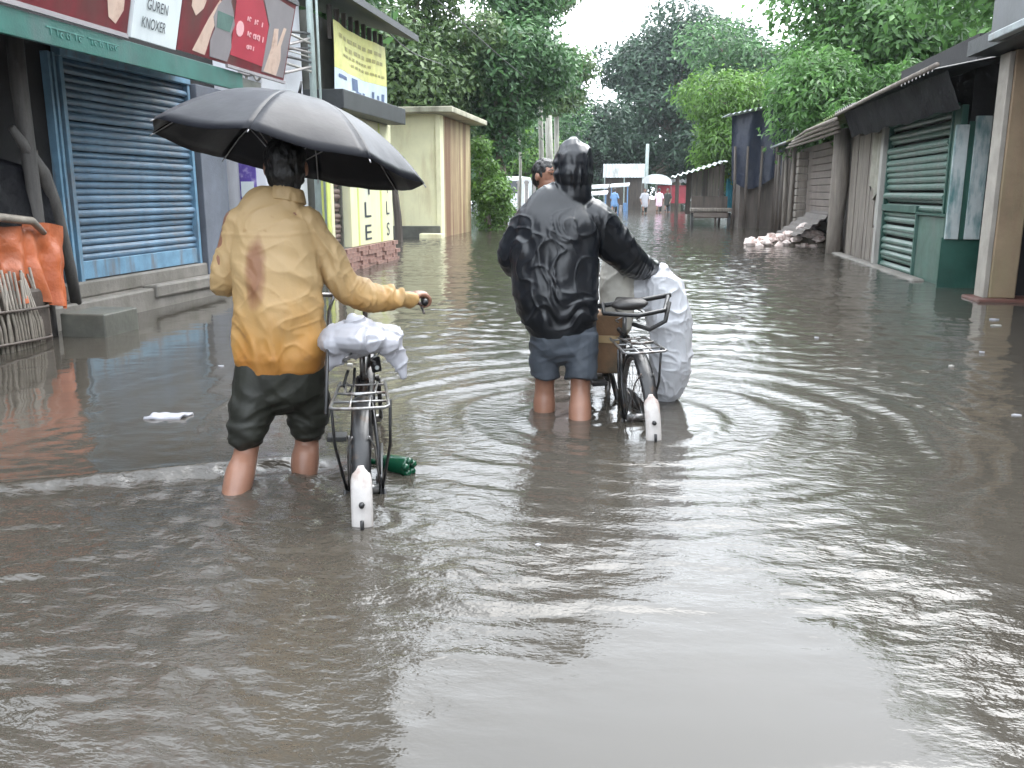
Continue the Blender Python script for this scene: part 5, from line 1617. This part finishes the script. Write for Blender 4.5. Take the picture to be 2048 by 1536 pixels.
union('shirt', [
    loft([F3(0, 0, .38), F3(0, 0, .7), F3(0, .0, .95), F3(0, .01, 1.05), F3(0, .015, 1.10), F3(0, .02, 1.125)], [.195, .185, .19, .175, .12, .075], [.135, .13, .125, .11, .085, .07], side=F3.r, power=2.4),
    loft([F3(.03, .0, 1.09), F3(.06, -.02, 1.165)], [.085, .066], side=F3.r),
    loft([F3(.14, 0, 1.05), F3(.21, 0, .92), F3(.235, 0, .80)], [.075, .075, .07], side=F3.h), loft([F3(-.14, 0, 1.05), F3(-.21, 0, .92), F3(-.235, 0, .80)], [.075, .075, .07], side=F3.h)],
    .008, m_paleshirt, p3, smooth=4, disp=lambda P, N_: .005 * ridge(vnoise(P[:, 0] * 14, P[:, 1] * 14, P[:, 2] * 5)))
union('trousers', [loft([F3(0, 0, .52), F3(0, 0, .40)], [.17, .175], [.12, .125], side=F3.r)] + [loft([F3(.09 * k, 0, .42), F3(.093 * k, .02, .18), F3(.095 * k, .02, .05)], [.092, .080, .070], side=F3.r) for k in (-1, 1)],
      .009, m_pants, p3, smooth=3)

# ---------------------------------------------------------------- umbrella
m_brolly = mat('wet_black_nylon', (0.010, 0.0105, 0.014), 0.25, 6, 0.38, 0.2, 18, bdist=.006, rvar=.08, spec=.16)
m_steel = mat('dull_steel', (0.32, 0.32, 0.33), 0.15, 8, 0.35, 0.1, 40, metallic=.8)
m_blackplastic = mat('black_plastic', (0.015, 0.015, 0.016), 0.2, 8, 0.4, 0.1, 40)
UC = Vector((-1.548, 3.66, 1.316))
ux = Vector((math.cos(R(-8.4)) * math.cos(R(-4)), math.sin(R(-4)) * math.cos(R(-8.4)), math.sin(R(-8.4))))
un = Vector((.19, .17, 1)); un = (un - ux * un.dot(ux)).normalized()
uy = un.cross(ux)
um = thing('umbrella', 'wet black umbrella held over the person in the orange shirt', 'umbrella', tuple(UC + un * -.55))
RU, HU = .588, .262


def usurf(th, q, lift=0.0):
    """th angle, q = 0 at the crown .. 1 at the rim"""
    seg = math.pi / 4
    k = (th / seg) % 1.0
    sag = math.sin(math.pi * k)                       # between two ribs
    r_ = RU * q * (1 - .085 * sag * q ** 2)
    zz = HU * (1 - q ** 2.15) - .018 * sag * q + .006 * math.sin(9 * th + 5 * q) * q * sag
    return UC + ux * r_ * math.cos(th) + uy * r_ * math.sin(th) + un * (zz + lift)


TH0 = R(12)
for s_ in range(8):
    mb = MB(); nu, nq = 14, 14
    vs, fs = [], []
    for i in range(nu):
        for j in range(nq):
            th = s_ * math.pi / 4 + (math.pi / 4) * i / (nu - 1)
            kk = (i / (nu - 1))
            q = .02 + .98 * j / (nq - 1)
            sag = math.sin(math.pi * kk)
            r_ = RU * q * (1 - .085 * sag * q ** 2)
            zz = HU * (1 - q ** 2.15) - .016 * sag * q + .005 * float(vnoise(th * 7, q * 5, 3.3)) * q * sag - .004
            vs.append(UC + ux * r_ * math.cos(th + TH0) + uy * r_ * math.sin(th + TH0) + un * zz)
    for i in range(nu - 1):
        for j in range(nq - 1):
            fs.append((i * nq + j, i * nq + j + 1, (i + 1) * nq + j + 1, (i + 1) * nq + j))
    mb.add(vs, fs)
    pn = mb.build('canopy_panel', m_brolly, um, smooth=True)
    sl = pn.modifiers.new('t', 'SOLIDIFY'); sl.thickness = .0012
    th = s_ * math.pi / 4 + TH0
    rbp = MB(); rbp.tube([UC + (ux * math.cos(th) + uy * math.sin(th)) * RU * q + un * (HU * (1 - q ** 2.15) - .012) for q in (.03, .3, .55, .8, 1.0, 1.015)], .0028, 6)
    rb_ = rbp.build('rib', m_steel, um, smooth=True)
    MB().tube([UC + un * (-.04) + (ux * math.cos(th) + uy * math.sin(th)) * .02, UC + (ux * math.cos(th) + uy * math.sin(th)) * RU * .52 + un * (HU * (1 - .52 ** 2.15) - .014)], .0024, 6).build('stretcher', m_steel, rb_, smooth=True)
MB().tube([UC + un * (HU + .005), UC + un * (HU + .03), UC + un * (HU + .06)], [.008, .006, .004], 8).build('ferrule', m_blackplastic, um, smooth=True)
MB().tube([UC + un * HU, UC + un * -.15, Vector(shaft_lo) + (UC - Vector(shaft_lo)).normalized() * .1], .006, 8).build('shaft', m_steel, um, smooth=True)
dn = (Vector(shaft_lo) - UC).normalized()
hd0 = Vector(shaft_lo)
MB().tube([hd0 - dn * .11, hd0 - dn * .02, hd0 + dn * .06, hd0 + dn * .09 + Vector(F1.h) * .01, hd0 + dn * .115 + Vector(F1.h) * .035, hd0 + dn * .10 + Vector(F1.h) * .06], [.011, .012, .012, .012, .011, .009], 10).build('handle', m_blackplastic, um, smooth=True)

# ================================================================ bicycles
m_bframe = mat('black_frame_enamel', (0.014, 0.014, 0.015), 0.3, 9, 0.32, 0.1, 60, stain=(.10, .055, .03), stain_amt=.22, stain_scale=12, sstretch=(1, 1, 1))
m_chrome = mat('tarnished_chrome', (0.26, 0.26, 0.26), 0.25, 12, 0.3, 0.15, 60, metallic=.7, stain=(.08, .045, .03), stain_amt=.5, stain_scale=14, sstretch=(1, 1, 1))
m_tail = mat('white_mudguard_paint', (0.55, 0.52, 0.50), 0.15, 12, 0.45, 0.1, 60, stain=(.30, .19, .15), stain_amt=.45, stain_scale=10, sstretch=(1, 1, .5))
m_saddle = mat('black_saddle', (0.02, 0.018, 0.017), 0.2, 9, 0.5, 0.2, 50)


def bicycle(name, label, axle, az, lean=0.0, tail_spot=True):
    """rear axle on the ground line at `axle`; x ahead, y to its left, z from the ground"""
    h = Vector((math.sin(R(az)), math.cos(R(az)), 0)); l = Vector((-math.cos(R(az)), math.sin(R(az)), 0)); up = Vector((0, 0, 1))
    l2 = l * math.cos(lean) + up * math.sin(lean); up2 = up * math.cos(lean) - l * math.sin(lean)
    o = Vector((axle[0], axle[1], GROUND))
    B = thing(name, label, 'bicycle', tuple(o))

    def W(x, y, z): return o + h * x + l2 * y + up2 * z
    def T(nm, pts, r_, m, par=None, n=8, **k): return MB().tube([W(*p) for p in pts], r_, n, **k).build(nm, m, par or B, smooth=True)
    zr = .35
    f = MB()
    for pts, r_ in (([(.27, 0, .76), (.44, 0, .30)], .016), ([(.26, 0, .74), (.90, 0, .80)], .014), ([(.44, 0, .30), (.945, 0, .62)], .016),
                    ([(.89, 0, .86), (.955, 0, .58)], .019), ([(.27, .02, .74), (.10, .055, .50), (0, .06, zr)], .008), ([(.27, -.02, .74), (.10, -.055, .50), (0, -.06, zr)], .008),
                    ([(.44, .03, .30), (0, .06, zr)], .009), ([(.44, -.03, .30), (0, -.06, zr)], .009),
                    ([(.955, .05, .60), (1.02, .055, .46), (1.12, .055, zr)], .011), ([(.955, -.05, .60), (1.02, -.055, .46), (1.12, -.055, zr)], .011), ([(.955, .055, .60), (.955, -.055, .60)], .013)):
        f.tube([W(*p) for p in pts], r_, 9)
    f.build('frame', m_bframe, B, smooth=True)
    for xa, nm in ((0, 'wheel'), (1.12, 'wheel')):
        ring = [W(xa + .315 * math.cos(t), 0, zr + .315 * math.sin(t)) for t in np.linspace(0, 2 * math.pi, 41)]
        wl = MB().tube(ring, .014, 8, caps=False).build(nm, m_chrome, B, smooth=True)
        ring = [W(xa + .332 * math.cos(t), 0, zr + .332 * math.sin(t)) for t in np.linspace(0, 2 * math.pi, 49)]
        MB().tube(ring, .0185, 10, caps=False).build('tyre', m_rubber, wl, smooth=True)
        MB().tube([W(xa, .055, zr), W(xa, -.055, zr)], .02, 12).build('hub', m_chrome, wl, smooth=True)
        sp = MB()
        for k in range(32):
            t = 2 * math.pi * k / 32; s2 = .03 * (1 if k % 2 else -1)
            t2 = t + (.5 if k % 4 < 2 else -.5)
            sp.tube([W(xa + .02 * math.cos(t2), s2, zr + .02 * math.sin(t2)), W(xa + .305 * math.cos(t), 0, zr + .305 * math.sin(t))], .0013, 4, caps=False)
        sp.build('spokes', m_chrome, wl, kind='stuff')

    def guard(xa, t0, t1, m, w_=.036, nm='mudguard', rr=.372, par=None, cr=.014):
        vs, fs = [], []
        n_ = 22
        for i in range(n_):
            t = t0 + (t1 - t0) * i / (n_ - 1)
            for j in range(9):
                e = (j - 4) / 4
                r2 = rr - cr * e * e
                wt = w_ * (math.sqrt(max(0.22, 1 - (1 - min(1, i / 4)) ** 2)) if nm == 'white_tail' else 1)
                vs.append(W(xa + r2 * math.cos(t), e * wt, zr + r2 * math.sin(t)))
        for i in range(n_ - 1):
            for j in range(8):
                fs.append((i * 9 + j, i * 9 + j + 1, (i + 1) * 9 + j + 1, (i + 1) * 9 + j))
        ob = MB().add(vs, fs).build(nm, m, par or B, smooth=True)
        q = ob.modifiers.new('t', 'SOLIDIFY'); q.thickness = .0025
        return ob
    rg = guard(0, R(60), R(163.5), m_bframe)
    guard(0, R(148), R(196), m_tail, w_=.038, nm='white_tail', rr=.3755, par=rg)
    if tail_spot:
        c = W(-.379, 0, .42)
        MB().tube([c + h * .006, c - h * .010], [.011, .009], 10).build('reflector', m_redtarp if False else m_blackplastic, rg, smooth=True)
        T('tail_clip', [(-.36, 0, .30), (-.40, 0, .33), (-.40, .0, .37)], .007, m_blackplastic, rg)
    guard(1.12, R(35), R(170), m_bframe)
    # stand legs and stays
    for s_ in (-1, 1):
        T('stand_leg', [(0, .075 * s_, zr), (.0, .10 * s_, .18), (-.05, .115 * s_, .02)], .008, m_bframe)
        T('guard_stay', [(0, .06 * s_, zr), (-.20, .05 * s_, .58), (-.25, .03 * s_, .635)], .004, m_chrome)
        T('carrier_stay', [(0, .07 * s_, zr), (-.06, .105 * s_, .55), (-.10, .11 * s_, .735)], .006, m_bframe)
    # carrier
    cz = .74
    cr_ = MB()
    loop = [(.20, .09, cz), (-.22, .105, cz), (-.245, .09, cz), (-.25, 0, cz), (-.245, -.09, cz), (-.22, -.105, cz), (.20, -.09, cz)]
    cr_.tube([W(*p) for p in loop], .0065, 7)
    for y_ in (-.035, .035):
        cr_.tube([W(.18, y_, cz), W(-.245, y_, cz)], .004, 6)
    for x_ in (.15, .0, -.14):
        cr_.tube([W(x_, .1, cz), W(x_, -.1, cz)], .005, 6)
    cr = cr_.build('carrier', m_chrome, B, smooth=True)
    T('spring_clip', [(.14, .06, cz + .012), (-.16, .055, cz + .035), (-.18, 0, cz + .036), (-.16, -.055, cz + .035), (.14, -.06, cz + .012)], .0045, m_chrome, cr)
    # saddle
    T('seat_post', [(.27, 0, .74), (.245, 0, .86)], .012, m_chrome)
    sdl = [loft([W(.42, 0, .915), W(.33, 0, .92), W(.22, 0, .925), W(.13, 0, .93), (W(.10, 0, .925))], [.018, .028, .06, .10, .09], [.02, .024, .03, .032, .026], side=tuple(l2), n=18)]
    union('saddle', sdl, .006, m_saddle, B, smooth=3)
    for s_ in (-1, 1):
        coil = [W(.12 + .018 * math.cos(t), .055 * s_ + .018 * math.sin(t), .835 + .011 * t / 1.2) for t in np.linspace(0, 6.28 * 1.3, 30)]
        MB().tube(coil, .004, 6).build('saddle_spring', m_chrome, B, smooth=True)
    # handlebar
    T('stem', [(.895, 0, .84), (.865, 0, .98), (.90, 0, 1.01)], .012, m_chrome)
    hb = [(.60, .275, 1.015), (.72, .275, 1.03), (.82, .25, 1.03), (.90, .16, 1.02), (.91, 0, 1.012), (.90, -.16, 1.02), (.82, -.25, 1.03), (.72, -.275, 1.03), (.60, -.275, 1.015)]
    T('handlebar', catmull(np.array(hb), 4), .0115, m_chrome)
    for s_ in (-1, 1):
        T('grip', [(.585, .275 * s_, 1.012), (.60, .275 * s_, 1.015), (.70, .275 * s_, 1.028)], [.013, .0165, .0165], m_blackplastic, n=10)
        T('brake_lever', [(.80, .24 * s_, 1.005), (.70, .262 * s_, .985), (.60, .27 * s_, .965)], .006, m_chrome)
    # crank, pedals, chain case
    T('chain_ring', [(.44, -.045, .30), (.44, -.052, .30)], .09, m_chrome, n=24)
    MB().prism([(-.02, .30), (.0, .40), (.30, .41), (.50, .395), (.54, .30), (.50, .22), (.0, .295)], W(0, -.058, 0), h, up2, l2 * -.012).build('chain_case', m_bframe, B, bevel=.004)
    for s_, a_ in ((-1, 1), (1, -1)):
        T('crank', [(.44, .065 * s_, .30), (.44 + .05 * a_, .075 * s_, .30 - .16 * a_)], .009, m_chrome)
        MB().obox(W(.44 + .05 * a_, .125 * s_, .30 - .16 * a_), h * .045, l2 * .042, up2 * .011).build('pedal', m_rubber, B, bevel=.004)
    return B, W


ax1 = (-1.095, 3.164)
bike1, W1 = bicycle('bicycle', 'black roadster bicycle with a plastic covered saddle, pushed by the umbrella holder', ax1, -17)
MB().tube([W1(-.16, .125, .70), W1(.05, .128, .86), W1(.30, .13, 1.02), W1(.5, .12, 1.06)], .007, 8).build('tied_stick', m_blackplastic, bike1, smooth=True)
MB().tube([W1(.16, .055, .80), W1(.15, .075, .74), W1(.15, .06, .70), W1(.16, .035, .74), W1(.2, .03, .80)], .006, 6).build('cable_loop', m_blackplastic, bike1, smooth=True)
MB().tube([W1(.22, -.05, .84), W1(.21, -.06, .78)], [.022, .02], 10).build('rear_lamp', m_blackplastic, bike1, smooth=True)
MB().add(*ball(W1(.195, -.06, .80), .010, n=8)).build('lamp_glint', m_tin_white, bike1, smooth=True)
ax2 = (-.037, 4.48)
bike2, W2 = bicycle('bicycle', 'black bicycle laden with plastic sacks, pushed by the person in rain jacket', ax2, -14, lean=-.05)

m_film = mat('white_plastic_film', (0.46, 0.46, 0.50), 0.10, 5, 0.3, 0.3, 14, bdist=.01, trans=.0, spec=.6)
m_film2 = mat('greyish_plastic_film', (0.62, 0.63, 0.66), 0.10, 4, 0.26, 0.45, 12, bdist=.012, spec=.6)
for mm in (m_film, m_film2):                       # thin film lets light through
    t = mm.node_tree; N, Lk = t.nodes, t.links
    tl = N.new('ShaderNodeBsdfTranslucent'); tl.inputs['Color'].default_value = (.62, .63, .66, 1)
    ms = N.new('ShaderNodeMixShader'); ms.inputs[0].default_value = .3
    Lk.new(N['Principled BSDF'].outputs[0], ms.inputs[1]); Lk.new(tl.outputs[0], ms.inputs[2]); Lk.new(ms.outputs[0], N['Material Output'].inputs['Surface'])
m_cream_sack = mat('cream_woven_sack', (0.46, 0.44, 0.39), 0.07, 6, 0.7, 0.3, 90, bdist=.003)


def bag_disp(fq, amp):
    def g(P, N_):
        w = vnoise(P[:, 0] * fq * .5, P[:, 1] * fq * .5, P[:, 2] * fq * .5)
        return amp * np.exp(-5 * np.abs(vnoise(P[:, 0] * fq + 1.5 * w, P[:, 1] * fq + w, P[:, 2] * fq * .7))) + amp * .8 * np.exp(-6 * np.abs(vnoise(P[:, 0] * fq * 2.6 + w, P[:, 1] * fq * 2.6, P[:, 2] * fq * 1.9))) + amp * .4 * np.exp(-6 * np.abs(vnoise(P[:, 0] * fq * 6 + w, P[:, 1] * fq * 6, P[:, 2] * fq * 4))) - amp * .5
    return g


l1 = W1(0, 1, 0) - W1(0, 0, 0)
pb_ = thing('plastic_bag', 'crumpled white plastic bag tied over the saddle of the first bicycle', 'bag', tuple(W1(.22, 0, .84)))
def bag1_disp(P, N_):
    w = vnoise(P[:, 0] * 7, P[:, 1] * 7, P[:, 2] * 7)
    d = .014 * np.exp(-6 * np.abs(vnoise(P[:, 0] * 11 + 1.6 * w, P[:, 1] * 6, P[:, 2] * 9 + w))) + .009 * np.exp(-6 * np.abs(vnoise(P[:, 0] * 22 + 2 * w, P[:, 1] * 12, P[:, 2] * 19))) - .003
    return d


union('film', [ball(W1(.20, .0, .925), .145, .16, .062, R(17)), ball(W1(.20, -.105, .910), .065, .12, .060, R(17)), ball(W1(.20, .10, .910), .062, .12, .060, R(17)),
               loft([W1(.19, .03, .91), W1(.19, .025, .975), W1(.185, .035, 1.015)], [.085, .050, .020], [.07, .04, .014], side=tuple(l1)),
               loft([W1(.16, -.12, .885), W1(.15, -.150, .83), W1(.14, -.165, .775)], [.050, .034, .014], [.035, .02, .01], side=tuple(l1)),
               loft([W1(.15, .08, .88), W1(.14, .12, .835), W1(.14, .125, .81)], [.05, .03, .014], [.03, .02, .01], side=tuple(l1))], .0055, m_film, pb_, smooth=3, disp=bag1_disp)

l_2 = W2(0, 1, 0) - W2(0, 0, 0)
sk = thing('plastic_sack', 'large crumpled whitish plastic sack bulging down beside the second bicycle', 'sack', (0.08, 5.0, -.02))
union('film', [loft([(.05, 5.03, .735), (.05, 5.02, .67), (.085, 5.0, .55), (.112, 4.99, .39), (.118, 4.98, .22), (.11, 4.98, .07), (.10, 4.98, -.01)], [.05, .105, .118, .118, .108, .085, .045], [.07, .13, .14, .14, .13, .10, .05], side=(1, 0, 0), n=24),
               ball((-.03, 5.05, .62), .15, .12, .11)], .006, m_film2, sk, smooth=5, disp=bag_disp(4.5, .017))
sk2 = thing('woven_sack', 'cream upright sack on the second bicycle behind the arm of the jacket', 'sack', (-.17, 5.05, .4))
union('cloth', [loft([(-.185, 4.98, .44), (-.19, 4.98, .60), (-.195, 4.98, .72), (-.20, 4.98, .80)], [.085, .095, .09, .07], [.11, .12, .11, .08], side=(1, 0, 0), power=2.6)], .008, m_cream_sack, sk2, smooth=4, disp=bag_disp(7, .010))
cbx = thing('cardboard_box', 'brown cardboard carton slung low on the left of the second bicycle', 'box', (-.235, 5.0, .15))
MB().box(-.335, -.135, 4.86, 5.12, .165, .50).build('carton', mat('wet_cardboard', (.20, .115, .06), .25, 6, .75, .3, 40, stain=(.09, .07, .045), stain_amt=.5, stain_scale=5, sstretch=(1, 1, 1)), cbx, bevel=.012, jitter=.008)
MB().box(-.342, -.128, 4.853, 5.127, .345, .385).build('tape', mat('tan_tape', (.36, .25, .12), .15, 8, .35, .1, 40), cbx)
MB().tube([W2(.18, .13, .93), W2(.05, .15, .90), W2(.0, -.02, .885), W2(.06, -.17, .895), W2(.18, -.22, .95)], .012, 8).build('strap', m_blackplastic, bike2, smooth=True)
MB().tube([W2(.14, -.02, .82), W2(.06, -.09, .80), W2(.05, -.17, .84), W2(.10, -.205, .93)], .012, 8).build('inner_tube_loop', m_rubber, bike2, smooth=True)
MB().tube([W2(.20, .20, .915), W2(.20, -.02, .93), W2(.20, -.24, .955)], [.012, .014, .013], 8).build('bar', m_blackplastic, bike2, smooth=True)

# ================================================================ things afloat
bt = thing('green_bottle', 'dark green plastic bottle floating beside the first bicycle', 'bottle', (-1.0, 3.5, -.02))
bx = np.array([.93, -.36, 0.03]); bx /= np.linalg.norm(bx)
bc = np.array([-1.035, 3.46, .026])
m_bottle = mat('green_bottle_plastic', (0.004, 0.055, 0.026), 0.2, 8, 0.15, 0.0)
MB().add(*loft([bc - bx * .16, bc - bx * .125, bc - bx * .10, bc - bx * .05, bc + bx * .0, bc + bx * .045], [.013, .014, .032, .042, .043, .041], side=(0, 0, 1), n=20, round_ends=False)).build('body', m_bottle, bt, smooth=True)
for k in range(5):
    t = 2 * math.pi * k / 5 + .3
    sv = np.cross(bx, [0, 0, 1]); q = bc + bx * .045 + np.array([0, 0, 1]) * .026 * math.sin(t) + sv * .026 * math.cos(t)
    MB().add(*ball(q, .020, .020, .017, n=10)).build('base_lobe', m_bottle, bt, smooth=True)
MB().tube([tuple(bc - bx * .157), tuple(bc - bx * .178)], .0155, 12).build('cap', m_blackplastic, bt, smooth=True)

vs, fs = [], []
for i in range(20):
    for j in range(12):
        u_, v_ = i / 19, j / 11
        x_, y_ = -2.625 + .19 * u_ + .02 * v_, 4.10 + .12 * v_ + .03 * u_
        vs.append((x_, y_, .012 + .010 * float(vnoise(u_ * 4, v_ * 3, 1)) - .018 * (abs(v_ - .5) > .47)))
for i in range(19):
    for j in range(11):
        fs.append((i * 12 + j, i * 12 + j + 1, (i + 1) * 12 + j + 1, (i + 1) * 12 + j))
sh_ = MB().add(vs, fs).build('plastic_sheet', m_film, None, smooth=True, label='flat white plastic packet afloat left of the umbrella holder', cat='litter')
q = sh_.modifiers.new('t', 'SOLIDIFY'); q.thickness = .012; q.offset = -1

lit = [(-2.05, 5.7, .06), (-2.55, 5.6, .05), (-2.9, 5.5, .06), (2.05, 6.3, .06), (2.45, 6.9, .06), (1.95, 4.9, .07), (3.05, 8.35, .12), (3.18, 8.75, .10), (1.35, 7.4, .05), (2.75, 5.6, .04), (-.35, 2.75, .03), (.9, 12.5, .10), (1.6, 14.5, .12)]
for k, (x_, y_, s_) in enumerate(lit):
    s_ *= .45
    a_ = random.uniform(0, 3.1)
    n_ = 7
    pts = [(x_ + s_ * random.uniform(.6, 1) * math.cos(2 * math.pi * i / n_ + a_), y_ + .6 * s_ * random.uniform(.6, 1) * math.sin(2 * math.pi * i / n_ + a_)) for i in range(n_)]
    mb = MB()
    top = [(p[0], p[1], .007 + random.uniform(0, .25) * s_ * .5) for p in pts]; botm = [(p[0], p[1], -.008) for p in pts]
    mb.add(top + botm + [(x_, y_, .008 + s_ * .06)], [(i, (i + 1) % n_, 2 * n_) for i in range(n_)] + [(i, n_ + i, n_ + (i + 1) % n_, (i + 1) % n_) for i in range(n_)] + [tuple(range(2 * n_ - 1, n_ - 1, -1))])
    mb.build('litter_scrap', m_film if k % 3 else m_paleplank, None, label='small pale scrap of litter floating on the flood water', cat='litter', group='litter scraps afloat')

# ---------------------------------------------------------------- far passers-by
def far_person(label, x, y, az, ms, mp_, carry=None):
    fr = Frame((x, y), az)
    o = thing('person', label, 'person', (x, y, GROUND))
    hp_, c_, f_, s_, u_, rt = head_parts(fr, 0, .03, 1.27)
    bd = hp_ + [loft([fr(0, .02, 1.2), fr(0, .01, 1.05)], [.05, .08], side=fr.r), loft([fr(0, 0, 1.05), fr(0, 0, .8), fr(0, 0, .5)], [.15, .15, .14], [.09, .09, .09], side=fr.r)]
    for k in (-1, 1):
        bd.append(loft([fr(.16 * k, 0, 1.05), fr(.24 * k, .02, .78), fr(.20 * k, .14, .58), fr(.19 * k, .18, .50)], [.045, .038, .026, .03], side=fr.h))
        bd.append(loft([fr(.08 * k, 0, .5), fr(.09 * k, .1 * k, .12), fr(.09 * k, -.05 * k, -.28)], [.07, .05, .036], side=fr.r))
        bd.append(loft([fr(.09 * k, -.08 * k, -.29), fr(.09 * k, .06, -.30)], [.036, .04], [.026, .02], side=fr.r))
    union('body', bd, .014, m_skin_dk, o, smooth=2)
    union('hair', [ball(c_ + np.array([0, 0, .03]) - f_ * .01, .085, .1, .09, rt), ball(c_ - f_ * .04, .078, .07, .08, rt)], .014, m_hair, o, smooth=1)
    union('shirt', [loft([fr(0, 0, .42), fr(0, 0, .8), fr(0, 0, 1.04), fr(0, .01, 1.12)], [.19, .18, .17, .08], [.13, .125, .11, .07], side=fr.r)] +
          [loft([fr(.14 * k, 0, 1.04), fr(.225 * k, .01, .84)], [.07, .065], side=fr.h) for k in (-1, 1)], .014, ms, o, smooth=2)
    union('trousers', [loft([fr(0, 0, .5), fr(0, 0, .4)], [.16, .165], [.11, .11], side=fr.r)] + [loft([fr(.085 * k, 0, .42), fr(.09 * k, .08 * k, .10)], [.085, .07], side=fr.r) for k in (-1, 1)], .014, mp_, o, smooth=2)
    return fr


fr_ = far_person('far passer-by in white shirt wading near the red tarpaulin', -.55, 50.5, 170, m_film, m_pants)
far_person('far passer-by in pink shirt beside the one in white', .25, 53, 10, m_pink, m_pants)
far_person('far passer-by in dark shirt at the red tarpaulin stall', .75, 54, 200, m_pants, m_shorts)
far_person('far passer-by in blue shirt among the market stalls', -2.3, 52, 20, m_blueobj, m_pants)

# ---------------------------------------------------------------- damp air
hz = MB().box(-185, 185, -45, 195, GROUND - 1.0, 21).build('haze', m_white, kind='stuff')
mh = bpy.data.materials.new('rain_haze'); mh.use_nodes = True
t = mh.node_tree
for n in list(t.nodes): t.nodes.remove(n)
ho = t.nodes.new('ShaderNodeOutputMaterial'); pv = t.nodes.new('ShaderNodeVolumePrincipled')
pv.inputs['Color'].default_value = (.80, .87, .93, 1); pv.inputs['Density'].default_value = .0004; pv.inputs['Anisotropy'].default_value = .2
t.links.new(pv.outputs[0], ho.inputs['Volume'])
hz.data.materials.clear(); hz.data.materials.append(mh)
